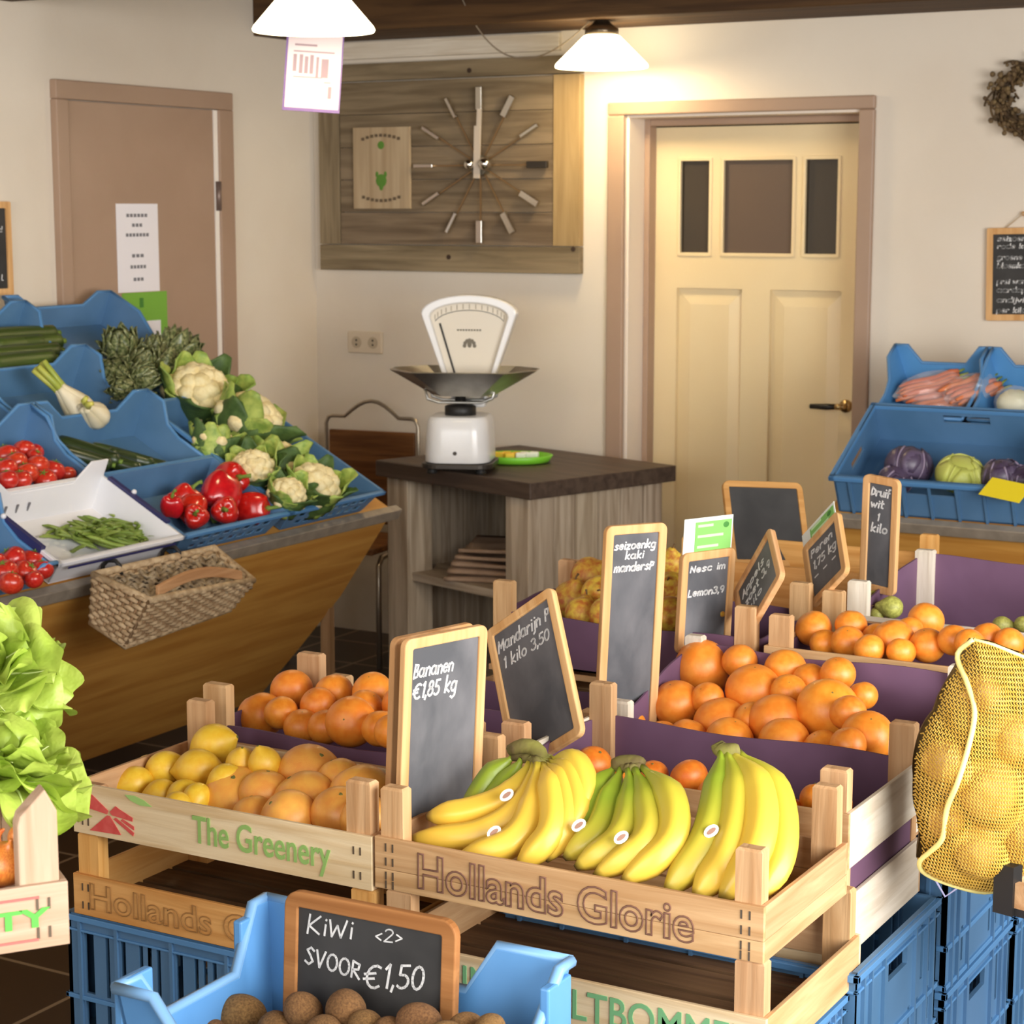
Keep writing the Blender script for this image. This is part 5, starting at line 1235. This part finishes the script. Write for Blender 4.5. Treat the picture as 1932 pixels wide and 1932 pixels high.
bunch('left bunch of yellow bananas in the banana crate, spreading to both sides', [
    ([(968, 1428, Yc), (930, 1462, 2.53), (898, 1512, 2.50), (880, 1560, 2.47)], .019, .95),
    ([(985, 1432, Yc-.01), (955, 1480, 2.52), (910, 1535, 2.48), (850, 1590, 2.44)], .019, .85),
    ([(1000, 1438, Yc-.02), (965, 1498, 2.495), (890, 1530, 2.46), (804, 1541, 2.43)], .0215, .25),
    ([(1008, 1440, Yc-.03), (985, 1520, 2.475), (900, 1573, 2.43), (770, 1583, 2.40)], .0215, .15),
    ([(1014, 1440, Yc-.04), (1003, 1530, 2.455), (960, 1590, 2.41), (860, 1622, 2.375)], .0225, .12),
    ([(1040, 1432, Yc-.005), (1085, 1440, 2.52), (1104, 1500, 2.49), (1075, 1580, 2.45)], .020, .35),
    ([(1036, 1436, Yc-.015), (1075, 1460, 2.505), (1090, 1530, 2.465), (1058, 1600, 2.43)], .020, .30),
    ([(1030, 1440, Yc-.025), (1060, 1475, 2.49), (1070, 1550, 2.445), (1030, 1625, 2.405)], .020, .22),
    ([(1024, 1442, Yc-.035), (1042, 1490, 2.47), (1040, 1570, 2.42), (975, 1640, 2.38)], .021, .15),
  ], (1010, 1428, Yc, [(962, 1416, Yc), (985, 1408, Yc), (1010, 1412, Yc), (1022, 1430, Yc-.01), (1030, 1462, Yc-.03)]), [(2, 956, 1500, 2.455), (4, 932, 1570, 2.40)])
bunch('middle bunch of greenish bananas in the banana crate, crown cut flat', [
    ([(1160, 1447, 2.54), (1128, 1490, 2.51), (1100, 1560, 2.46), (1072, 1605, 2.43)], .020, 1.0),
    ([(1172, 1450, 2.53), (1150, 1510, 2.49), (1125, 1570, 2.44), (1064, 1620, 2.40)], .020, .85),
    ([(1186, 1452, 2.52), (1190, 1520, 2.475), (1165, 1585, 2.42), (1085, 1638, 2.38)], .021, .75),
    ([(1198, 1451, 2.52), (1222, 1520, 2.47), (1215, 1590, 2.415), (1120, 1655, 2.37)], .021, .65),
    ([(1212, 1448, 2.53), (1265, 1505, 2.48), (1265, 1590, 2.42), (1172, 1668, 2.365)], .022, .55),
  ], (1186, 1446, 2.535, [(1158, 1442, 2.54), (1172, 1440, 2.54), (1188, 1439, 2.54), (1205, 1440, 2.54), (1214, 1443, 2.54)]), [(1, 1092, 1557, 2.42), (3, 1172, 1580, 2.39)])
bunch('right bunch of green-tinged bananas in the banana crate, beside the front corner post', [
    ([(1362, 1418, 2.56), (1358, 1490, 2.52), (1330, 1590, 2.44), (1255, 1690, 2.375)], .024, .8),
    ([(1372, 1420, 2.56), (1392, 1500, 2.51), (1372, 1610, 2.43), (1310, 1700, 2.37)], .024, .55),
    ([(1382, 1420, 2.565), (1432, 1490, 2.52), (1428, 1600, 2.44), (1360, 1702, 2.375)], .024, .35),
    ([(1392, 1418, 2.575), (1462, 1490, 2.54), (1475, 1600, 2.47), (1432, 1700, 2.40)], .022, .5),
  ], (1370, 1416, 2.565, [(1352, 1402, 2.57), (1358, 1412, 2.57), (1368, 1418, 2.565), (1382, 1416, 2.565), (1394, 1414, 2.57)]), [(0, 1342, 1568, 2.43)])

# ------------------------------------------------------------------ chalkboards standing among the crates
chalkboard('banana price chalkboard, tall, standing left of the bananas', (762, 1207), (918, 1177), (750, 1560), 2.42, 0.0, [('Bananen', .03, .795, .075, .60, .0032), ('€1,85 kg', .03, .69, .085, .66, .0036)], ext=1.06)
chalkboard('blank backing chalkboard stood directly behind the banana chalkboard', (742, 1205), (893, 1173), (733, 1480), 2.47, 0.0, None, ext=1.1)
chalkboard('leaning chalkboard with two slanting lines, right of the banana chalkboard', (918, 1192), (1042, 1105), (958, 1400), 2.98, .09, [('Mandarijn P', .02, .81, .085, .95, .0034), ('1 kilo 3,50', .06, .69, .080, .85, .0030)], ext=1.3)
chalkboard('tallest chalkboard with three lines of writing, standing behind the oranges', (1143, 993), (1258, 985), (1128, 1290), 3.12, 0.0, [('seizoenkg', .03, .890, .038, .92, .0030), ('kaki', .28, .845, .036, .42, .0028), ('mandersP', .05, .79, .040, .88, .0032)], ext=1.40)
b4 = chalkboard('chalkboard with two lines and a green card clipped on top, behind the biggest orange', (1287, 1045), (1387, 1032), (1277, 1215), 3.44, 0.0, [('Nesc im', .06, .80, .07, .88, .0031), ('Lemon3,9', .04, .56, .075, .90, .0032)], ext=1.12)
chalkboard('small leaning chalkboard with slanting writing, right of the green carded board', (1385, 1118), (1455, 993), (1397, 1178), 3.62, .08, [('Appels', .06, .66, .13, .72, .0032), ('zoet 3,9', .10, .46, .14, .80, .0032), ('kilo', .14, .30, .10, .45, .003)], ext=1.55)
chalkboard('blank black chalkboard, widest one, in front of the cream door', (1362, 906), (1512, 911), (1378, 1050), 4.66, .065, None, ext=1.12, sm=slate_dk, fm=wood('tan_frame', (196, 148, 86), (176, 126, 66), 'x'), r=.02)
b7 = chalkboard('leaning chalkboard with a green and white card, left of the narrow chalkboard', (1515, 1035), (1582, 962), (1528, 1130), 3.90, .085, [('Peren', .06, .72, .12, .8, .0032), ('1,75 kg', .08, .52, .13, .85, .0033), ('- - -', .08, .36, .1, .8, .003)], ext=1.2)
chalkboard('narrow chalkboard in front of the deep blue cabbage crate', (1630, 893), (1698, 906), (1622, 1100), 4.02, -.02, [('Druif', .06, .83, .075, .85, .0036), ('wit', .06, .73, .07, .6, .0033), ('1', .35, .62, .07, None, .003), ('kilo', .10, .52, .075, .75, .0036)], ext=1.05)
def card(label, brd, x0, x1, z0, z1, gx0):
    mt = brd.matrix_world.copy(); o = thing('price_card', label, 'card', mat=mt @ Matrix.Translation((0, .003, 0)))
    m = M(); m.box(x0, x1, .0, .0012, z0, z1); m.build('clear_sleeve', mat('sleeve', (232, 236, 228), None, .2), o)
    M().box(gx0, x1-.004, -.0012, -.0002, z0+.002, z1-.008).build('green_sheet', green_card, o)
    m = M(); w_ = x1-gx0
    for q, l in ((.78, .5), (.5, .85), (.22, .7)): m.box(gx0+.006, gx0+.006+w_*l*.8, -.002, -.0012, z0+(z1-z0)*q-.002, z0+(z1-z0)*q+.003)
    m.build('printed_text', mat('card_text', (196, 224, 176), None, .7), o)
    M().ball((x1-.02, -.0015, z1-.018), (.008, .0008, .006), 10, 6).build('leaf_print', mat('card_leaf', (64, 128, 52), None, .7), o)
Wb = .149; Hb = .182*1.12
card('green card in a clear sleeve on top of the two-line chalkboard', b4, .005, Wb-.01, Hb-.012, Hb+.062, .035)
card('green and white card stuck on top of the leaning chalkboard beside the narrow one', b7, -.002, .125, .115*1.2, .115*1.2+.058, .03)

# ------------------------------------------------------------------ kiwi crate in the foreground
kc = thing('kiwi_crate', 'bright blue plastic crate with raised corners, holding the kiwis in the foreground', 'crate', (-1.575, 1.79, .60))
KW, KD, KH = .455, .30, .155
b = [Vector((.02, .02, 0)), Vector((KW-.02, .02, 0)), Vector((KW-.02, KD-.02, 0)), Vector((.02, KD-.02, 0))]
t = [Vector((0, 0, KH)), Vector((KW, 0, KH)), Vector((KW, KD, KH)), Vector((0, KD, KH))]
hi = 1.42
bp = [(0, hi), (.15, hi), (.27, 1.0), (.70, 1.0), (.78, hi), (1, hi)]
sp = [(0, 1.30), (.13, 1.30), (.24, .90), (.74, .90), (.90, hi), (1, hi)]
fp = [(0, 1.30), (.13, 1.30), (.22, .85), (.78, .85), (.87, 1.30), (1, 1.30)]
m = M(); th = .008
pwall(m, b[3], b[2], t[3], t[2], bp, Vector((0, -th, 0))); pwall(m, b[0], b[1], t[0], t[1], fp, Vector((0, th, 0)))
pwall(m, b[0], b[3], t[0], t[3], sp, Vector((th, 0, 0))); pwall(m, b[1], b[2], t[1], t[2], sp, Vector((-th, 0, 0)))
m.box(.02, KW-.02, .02, KD-.02, 0, .008)
m.build('crate_body', blue_lt, kc, bevel=.002)
def topl(A, B, A2, B2, prof): return [lerp(A, B, s)+(lerp(A2, B2, s)-lerp(A, B, s))*h for s, h in prof]
m = M()
for A, B, A2, B2, pf in ((b[3], b[2], t[3], t[2], bp), (b[0], b[1], t[0], t[1], fp), (b[0], b[3], t[0], t[3], sp), (b[1], b[2], t[1], t[2], sp)): m.tube(topl(A, B, A2, B2, pf), .008, 8)
m.build('rim', mat('pale_blue_rim', (120, 166, 210), None, .4), kc, smooth=True)
for x, sx_ in ((0, -1), (KW, 1)):
    for y in (0, KD):
        M().box(*sorted((x, x+sx_*.014)), *sorted((y-.06*(1 if y else -1), y)), KH*.3, KH*1.34).build('corner_flange', blue_lt, kc, bevel=.003)
for lv in range(2):
    pblue.put('blue slotted crate, '+['lower', 'upper'][lv]+' one of the stack carrying the kiwi crate', (-1.63, 1.80, lv*.298), sc=(.95, .72, 1.38), group='blue slotted crates under the display')

ks = chalkboard('kiwi price chalkboard with dark wooden frame, standing in the foreground blue crate', (540, 1676), (860, 1738), (535, 1932), 2.045, .012, None, ext=1.1, fw=.021, r=.022, fm=frame_dk, sm=slate_dk, w=.262, th=.014)
m = M(); kH = .21; 
def kl(px, py):  # pixel on the slate -> local x, z
    r = ray(px, py); mw = ks.matrix_world; n = Vector((mw[0][1], mw[1][1], mw[2][1])); o_ = mw.translation; p = CAM+r*((o_-CAM).dot(n)/r.dot(n)); q = mw.inverted() @ p; return q.x, q.z
for tx, a, bb, h, wd in (('KiWi', (578, 1760), (668, 1772), .026, .0026), ('<2>', (706, 1773), (762, 1780), .020, .0018), ('SVOOR', (574, 1815), (682, 1850), .026, .0028), ('€1,50', (686, 1862), (802, 1866), .036, .0032)):
    x0, z0 = kl(*a); x1, z1 = kl(*bb)
    scribe(m, tx, x0, z0, h, width=x1-x0, wd=wd, rise=(z1-z0)/(x1-x0), slant=.12, y=-.0008)
m.build('chalk_writing', chalk, ks)

kiwi_m = mat('kiwi_skin', (150, 108, 62), (112, 78, 42), .85, 9, rnd=.12, bump=.5, bscale=90)
def P_kiwi():
    o = M().ball((0, 0, 0), (1.18, 1, 1), 24, 16, lambda d: 1+.015*math.sin(4*d.y+2*d.z)).build('kiwi', kiwi_m, None, smooth=True)
    M().lathe([(.001, 0), (.10, .0), (.12, -.02)], 8).build('stem_button', mat('kiwi_button', (84, 60, 36), None, .9), o).location = (1.175, 0, 0)
    kids(o)[0].rotation_euler = (0, H_, 0)
    return Proto(o, 'kiwi')
pk = P_kiwi()
lay(pk, [(455, 1918, 92, (0, 0, .3)), (572, 1908, 76, (.3, .8, 1)), (652, 1905, 84, (0, .2, 2.4)), (690, 1935, 66, (0, 0, 0)), (790, 1930, 84, (.2, 0, .2)), (735, 1945, 60), (880, 1942, 70), (925, 1942, 66), (520, 1945, 76), (610, 1950, 76), (840, 1960, 76), (400, 1955, 70), (700, 1975, 80), (960, 1965, 60)],
    'of the foreground blue crate', 'fuzzy brown kiwi', ['back', 'front'], lambda x, y: on_y(x, y, 1.985-max(0, y-1925)*.001), 'kiwis in the foreground crate', .92)
fill = M(); fill.box(.03, KW-.03, .03, KD-.03, .008, .045); fill.build('cushion_tray', mat('tray_paper', (70, 62, 84), None, .8), kc)

# ------------------------------------------------------------------ onion crate and lettuce at the left edge
P_ = CAM+ray(128, 1662)*(2.05/FPX); Q_ = on_z(0, 1680, P_.z)
dx_ = (P_-Q_); dx_.z = 0; dx_.normalize(); dy_ = Vector((-dx_.y, dx_.x, 0))
px_per = FPX/2.05; cw_ = .56
org = P_-dx_*cw_-Vector((0, 0, .068))
om = Matrix(((dx_.x, dy_.x, 0, org.x), (dx_.y, dy_.y, 0, org.y), (0, 0, 1, org.z), (0, 0, 0, 1)))
wpx, wpy, wpz = [wood('warm_pale_wood', (186, 158, 132), (168, 138, 110), a) for a in 'xyz']
ocr, fo_ = wcrate('pale wooden onion crate with green letters between red lines, at the left picture edge', 0, cw_, 0, .36, 0, [(0, .068)], .15, (wpx, wpy, wpz), mt=om, pw=.05)
for c in list(kids(ocr)):
    if c.name.startswith('corner_post') : bpy.data.objects.remove(c)
for x0 in (.007, cw_-.048):
    for y0 in (.007, .36-.034):
        pr = [(x0, 0), (x0+.041, 0), (x0+.041, .142), (x0+.029, .166), (x0+.003, .140), (x0, .13)]
        M().prism(pr, 'y', y0, y0+.026).build('corner_post', wpz, ocr, bevel=.002)
gi, ri = mat('bright_green_ink', (84, 172, 66), None, .8), mat('red_line_ink', (206, 96, 88), None, .8)
lettering('QUALITY', gi, fo_[0], cw_-.205, cw_-.019, .020, .044, -.0004, 0, .03)
m = M(); m.box(.03, cw_-.030, -.0014, -.0002, .054, .0565).box(.03, cw_-.032, -.0014, -.0002, .009, .0115); m.build('red_lines', ri, fo_[0])
onm = mat('onion_skin', (222, 134, 58), (196, 92, 40), .35, 3.5, (5, 5, .6), rnd=.15, coat=.2)
def P_onion(onm):
    pr = [(.001, -.92), (.12, -.94), (.4, -.85), (.75, -.6), (.97, -.15), (1.0, .1), (.9, .45), (.62, .74), (.32, .90), (.14, 1.04), (.09, 1.25), (.06, 1.36), (.001, 1.34)]
    o = M().lathe(pr, 26, cap=False, fn=lambda q, z: 1+.02*math.sin(3*q)).build('onion', onm, None, smooth=True, sub=1)
    m = M()
    for k in range(7): a = k*.9; m.tube([(0, 0, -.92), (.08*math.cos(a), .08*math.sin(a), -1.0), (.14*math.cos(a), .14*math.sin(a), -1.06)], .012, 4)
    m.build('root_tuft', mat('onion_root', (190, 160, 110), None, .9), o)
    return Proto(o, 'onion')
pon = P_onion(onm); pon2 = P_onion(mat('pale_onion_skin', (226, 186, 116), (204, 156, 88), .4, 3.5, (5, 5, .6), rnd=.1))
def on_loc(x, y, z): return om @ Vector((x, y, z))
for i, (px, py, d, yy, ro, lb) in enumerate(((12, 1630, 92, .06, (.35, .3, .5), 'large orange onion in front of the pale crate post'), (38, 1580, 52, .17, (.8, .2, 2), 'reddish onion behind the large one in the pale crate'), (-40, 1600, 90, .10, (.3, .9, 1), 'onion in the pale crate, cut by the left picture edge'), (-20, 1650, 80, .08, (1.0, .2, 1), 'lower onion at the left picture edge in the pale crate'), (70, 1640, 80, .20, (.4, .3, 1), 'onion hidden behind the corner post of the pale crate'))):
    # depth from the crate's own y line
    r = ray(px, py); n = dy_; p = CAM+r*(((on_loc(0, yy, 0))-CAM).dot(n)/r.dot(n)); pon.put(lb, p, ro, px_r(d, p), 'onions in the pale crate')

# stand under the onion and lettuce crates, reaching in from the left of the picture
M_ = M(); ms = om.copy(); lo = om.translation.z
st = thing('market_stand', 'low wooden market stand under the onion and lettuce crates, left of the picture', 'display stand', mat=om)
M().box(-.5, .40, -.05, .80, -.03, -.003).build('stand_top', wood('plywood', (0, 0, 0), (0, 0, 0), 'x'), st)
for x in (-.45, .30):
    for y in (.02, .72): M().box(x-.025, x+.025, y-.025, y+.025, -lo, -.03).build('leg', crate_z, st)
lcr, _ = wcrate('wooden crate under the lettuces, mostly hidden behind the onion crate', 0, .56, .38, .74, 0, [(0, .07), (.10, .15)], .21, (crate_x, crate_y, crate_z), mt=om @ Matrix.Translation((.005, .385, 0)))

let_m = bpy.data.materials.new('lettuce_leaf'); let_m.use_nodes = True
nt = let_m.node_tree; pb_ = nt.nodes['Principled BSDF']
tc_ = nt.nodes.new('ShaderNodeTexCoord'); nz = nt.nodes.new('ShaderNodeTexNoise'); nz.inputs['Scale'].default_value = 9; nz.inputs['Detail'].default_value = 5
cr_ = nt.nodes.new('ShaderNodeValToRGB'); cr_.color_ramp.elements[0].position = .3; cr_.color_ramp.elements[1].position = .7
cr_.color_ramp.elements[0].color = lin((156, 186, 58)); cr_.color_ramp.elements[1].color = lin((198, 214, 102))
nt.links.new(tc_.outputs['Object'], nz.inputs['Vector']); nt.links.new(nz.outputs['Fac'], cr_.inputs['Fac']); nt.links.new(cr_.outputs[0], pb_.inputs['Base Color'])
pb_.inputs['Roughness'].default_value = .42
n2 = nt.nodes.new('ShaderNodeTexNoise'); n2.inputs['Scale'].default_value = 34; n2.inputs['Detail'].default_value = 3; bp_ = nt.nodes.new('ShaderNodeBump'); bp_.inputs['Strength'].default_value = .55; bp_.inputs['Distance'].default_value = .01
nt.links.new(tc_.outputs['Object'], n2.inputs['Vector']); nt.links.new(n2.outputs['Fac'], bp_.inputs['Height']); nt.links.new(bp_.outputs[0], pb_.inputs['Normal'])
tr_ = nt.nodes.new('ShaderNodeBsdfTranslucent'); nt.links.new(cr_.outputs[0], tr_.inputs['Color']); nt.links.new(bp_.outputs[0], tr_.inputs['Normal'])
mx_ = nt.nodes.new('ShaderNodeMixShader'); mx_.inputs[0].default_value = .28; nt.links.new(pb_.outputs[0], mx_.inputs[1]); nt.links.new(tr_.outputs[0], mx_.inputs[2]); nt.links.new(mx_.outputs[0], nt.nodes['Material Output'].inputs['Surface'])
vein_m = mat('lettuce_vein', (214, 224, 150), None, .5)
def lettuce(label, p, R, seed, tilt):
    rng = random.Random(seed)
    o = thing('lettuce_head', label, 'lettuce', p); o.rotation_euler = tilt
    M().ball((0, 0, R*.2), (R*.42, R*.42, R*.42), 16, 10, lambda d: 1+.08*math.sin(7*d.x+3*d.z)*math.sin(6*d.y)).build('heart', let_m, o, smooth=True)
    layers = ((5, .25, .80, .46), (6, .75, .95, .56), (7, 1.15, 1.08, .62), (7, 1.6, 1.15, .62))
    for li, (nn, open_, L, Wd) in enumerate(layers):
        for k in range(nn):
            a = 2*PI*k/nn+li*.5+rng.uniform(-.2, .2); out = Vector((math.cos(a), math.sin(a), 0)); side = Vector((-math.sin(a), math.cos(a), 0))
            op = open_+rng.uniform(-.15, .15); LL = L*R*rng.uniform(.92, 1.08); W = Wd*R*rng.uniform(.9, 1.1); ph1, ph2 = rng.uniform(0, 6), rng.uniform(0, 6)
            def f(u, v, op=op, LL=LL, W=W, out=out, side=side, ph1=ph1, ph2=ph2):
                s = (u-.5)*2; wv = W*(math.sin(PI*min(1, .10+.74*v))**.75)*(1-.28*max(0, (v-.82)/.18)**2)
                # spine: rises, then bends outwards and droops
                x = 0; z = -.25*R; n = 10
                for i in range(int(n*v+.999)):
                    dv = min(1/n, v-i/n); q = op*(.55+.9*(i/n)); x += LL*dv*math.sin(q); z += LL*dv*math.cos(q)
                q = op*(.55+.9*v); nrm = out*-math.cos(q)+Vector((0, 0, 1))*math.sin(q)
                cup = .50*W*s*s*(1-.45*v)
                ruf = R*(.075*abs(s)**1.6*math.sin(15*v+ph1+2*s)+.055*(v**3)*math.sin(8*s+ph2)+.022*math.sin(11*s+ph2)*math.sin(12*v+ph1))
                return out*(.10*R+x)+Vector((0, 0, z))+side*(s*wv)+nrm*(cup+ruf)
            m = M(); m.grid(f, 14, 18); lf = m.build('leaf', let_m, o, smooth=True); sb = lf.modifiers.new('sub', 'SUBSURF'); sb.levels = 1; sb.render_levels = 1
            vn = M(); vn.tube([f(.5, j/10)+Vector((0, 0, .001)) for j in range(10)], [R*.030*(1-j/10.5) for j in range(10)], 6); vn.build('midrib', vein_m, lf, smooth=True)
    return o
def lp_(px, py, d): return CAM+ray(px, py)*(d/FPX)
lettuce('upper lettuce head, topmost at the left picture edge', lp_(-70, 1275, 2.44), .115, 1, (.35, .30, .4))
lettuce('lower lettuce head, just above the pale onion crate post', lp_(-5, 1440, 2.36), .100, 2, (.45, .25, 1.7))
lettuce('lettuce head behind the lower one, cut by the left picture edge', lp_(-130, 1430, 2.42), .115, 3, (.35, -.2, 2.9))

# ------------------------------------------------------------------ yellow net bag at the right edge
NY = 2.86
net_m = mat('net_yellow', (226, 188, 88), (206, 164, 64), .5, 40, spec=.4)
cord_m = mat('cord_yellow', (252, 238, 150), None, .45)
nb = thing('net_bag', 'yellow net bag of pale onions at the right picture edge, lying on a dark tray', 'net bag', on_y(1850, 1620, NY))
nbp = nb.location.copy()
# outline of the bag in its front plane (local x to the right, z up), from the photo
out_px = [(1832, 1200), (1800, 1262), (1762, 1340), (1728, 1405), (1722, 1470), (1730, 1540), (1738, 1590), (1728, 1620), (1748, 1645), (1800, 1668), (1862, 1680), (1915, 1660), (1990, 1600), (2060, 1500), (2080, 1400), (2040, 1300), (1960, 1245), (1900, 1222)]
loc_ = []
for x, y in out_px:
    r = ray(x, y); n = FWD.copy(); n.z = 0; n.normalize(); p = CAM+r*((nbp-CAM).dot(n)/r.dot(n)); d = p-nbp; loc_.append((d.dot(RGT), d.z))
cx_, cz_ = sum(p[0] for p in loc_)/len(loc_), sum(p[1] for p in loc_)/len(loc_)
pol = sorted([(math.atan2(z-cz_, x-cx_), math.hypot(x-cx_, z-cz_)) for x, z in loc_])
def rad(a):
    a = (a+PI) % (2*PI)-PI
    for i in range(len(pol)):
        a0, r0 = pol[i-1]; a1, r1 = pol[i]
        if i == 0: a0 -= 2*PI
        if a0 <= a <= a1: t = (a-a0)/(a1-a0); return r0+(r1-r0)*t
    a0, r0 = pol[-1]; a1, r1 = pol[0]; a1 += 2*PI; return r0+(r1-r0)*(a-a0)/(a1-a0)
fh = FWD.copy(); fh.z = 0; fh.normalize()
balls = []
for px, py, d in ((1855, 1475, 150), (1835, 1590, 120), (1775, 1430, 110), (1925, 1560, 130), (1900, 1380, 120), (1850, 1300, 90), (1960, 1450, 130), (1780, 1540, 90), (1900, 1630, 90)):
    r = ray(px, py); p = CAM+r*((nbp-CAM).dot(fh)/r.dot(fh)); q = p-nbp; balls.append((q.dot(RGT), q.z, d/2*depth(p)/FPX))
def bag(sgn, push=0):
    def f(u, v):
        a = 2*PI*u; k = v; rr = rad(a)*k; x, z = cx_+rr*math.cos(a), cz_+rr*math.sin(a)
        h = .085*math.sqrt(max(0, 1-k**2.2))
        for bx_, bz_, br in balls:
            d2 = ((x-bx_)**2+(z-bz_)**2)/(br*br)
            if d2 < 1: h = max(h, .05*math.sqrt(max(0, 1-k**3))+br*.95*math.sqrt(1-d2)*min(1, (1-k)*4))
        h += .003*math.sin(40*x+25*z)
        return RGT*x+Vector((0, 0, z))-fh*(sgn*(h+push))
    return f
# net of real strands: courses and wales over the bag surface
def bag_at(x, z, sgn):
    a = math.atan2(z-cz_, x-cx_); k = math.hypot(x-cx_, z-cz_)/rad(a)
    if k >= 1: return None
    return bag(sgn)(a/(2*PI) % 1, k)
m = M()
xs0, xs1, zs0, zs1 = min(p[0] for p in loc_), max(p[0] for p in loc_), min(p[1] for p in loc_), max(p[1] for p in loc_)
rows = 62; colsn = 66
for sgn in (1,):
    for r in range(rows):
        run = []
        for c in range(colsn*2+1):
            x = xs0+(xs1-xs0)*c/(colsn*2); z = zs0+(zs1-zs0)*(r+.5)/rows-.10*(x-cx_)+.0012*math.sin(c*PI)+.0016*(1 if c % 2 else -1)
            p = bag_at(x, z, sgn)
            if p is None:
                if len(run) > 1: m.tube(run, .00125, 4)
                run = []
            else: run.append(p)
        if len(run) > 1: m.tube(run, .00125, 4)
    for c in range(colsn):
        run = []
        for r in range(rows*2+1):
            x = xs0+(xs1-xs0)*(c+.5)/colsn; z = zs0+(zs1-zs0)*r/(rows*2)-.10*(x-cx_); x += .0011*(1 if r % 2 else -1)
            p = bag_at(x, z, sgn)
            if p is None:
                if len(run) > 1: m.tube(run, .0011, 4)
                run = []
            else: run.append(p-fh*.0006)
        if len(run) > 1: m.tube(run, .0011, 4)
m.build('net', net_m, nb)
m = M(); m.grid(bag(-1), 48, 14); m.build('net_back', mat('net_back', (120, 94, 42), (80, 60, 26), .8, 160, (1, 1, 1)), nb, smooth=True)  # solid back sheet, coloured dark so gaps between strands look shaded
def on_bag(px, py):
    r = ray(px, py); p = CAM+r*((nbp-CAM).dot(fh)/r.dot(fh)); d = p-nbp; q = bag_at(d.dot(RGT), d.z, 1)
    return (q if q is not None else RGT*d.dot(RGT)+Vector((0, 0, d.z)))-fh*.004
m = M(); m.tube(smooth_path([on_bag(*p) for p in ((1832, 1202), (1805, 1235), (1812, 1275), (1820, 1320), (1808, 1375), (1782, 1440), (1768, 1500), (1762, 1555), (1745, 1590), (1730, 1618), (1745, 1646), (1800, 1669), (1862, 1681), (1915, 1662), (1960, 1625))], 60), .0042, 8)
m.tube([on_bag(1832, 1202), on_bag(1870, 1212), on_bag(1930, 1236)], .003, 6)
m.build('drawstring', cord_m, nb, smooth=True)
M().tube([on_bag(1760, 1652), on_bag(1782, 1690), on_bag(1808, 1672)], .0016, 5).build('loose_thread', mat('thread', (170, 170, 210), None, .5), nb)
for i, (bx_, bz_, br) in enumerate(balls):
    pon2.put('pale onion inside the yellow net bag, '+['large one in the middle', 'at the bottom front', 'at the left bulge', 'at the lower right', 'at the upper right', 'near the top', 'at the right picture edge', 'small one at the lower left', 'at the bottom right'][i], nbp+RGT*bx_+Vector((0, 0, bz_))-fh*.035*(1 if br > .045 else .5), (1.2, .4*i, i), br*.80, 'onions inside the yellow net bag')
# dark tray under the bag, standing on a crate stack at the right of the picture
tp = on_y(1890, 1722, 2.80)
tray = thing('dark_tray', 'black edged wooden tray under the yellow net bag', 'tray', (tp.x, tp.y, tp.z), -.25)
tb_ = on_y(1752, 1655, 2.98)
M().box(-.01, .42, 0, .30, 0, .012).box(-.01, .0, -.002, .30, 0, .03).build('tray_base', black, tray)
M().box(.0, .012, .02, .28, .012, .05).box(.0, .42, .0, .012, .012, .05).build('tray_side', crate_y, tray)
M().box(-.012, .02, -.006, .02, 0, .075).build('corner_post', mat('black_metal', (0, 0, 0)), tray)
ts = M(); wst = thing('wooden_stool', 'wooden stool carrying the dark tray, right of the picture', 'stool', (tp.x+.40, tp.y-.09, 0), -.25)
M().box(-.22, .30, .03, .30, tp.z-.03, tp.z-.002).build('seat', crate_x, wst)
for x in (.05, .33):
    for y in (.06, .27): M().box(x-.02, x+.02, y-.02, y+.02, 0, tp.z-.03).build('leg', crate_z, wst)
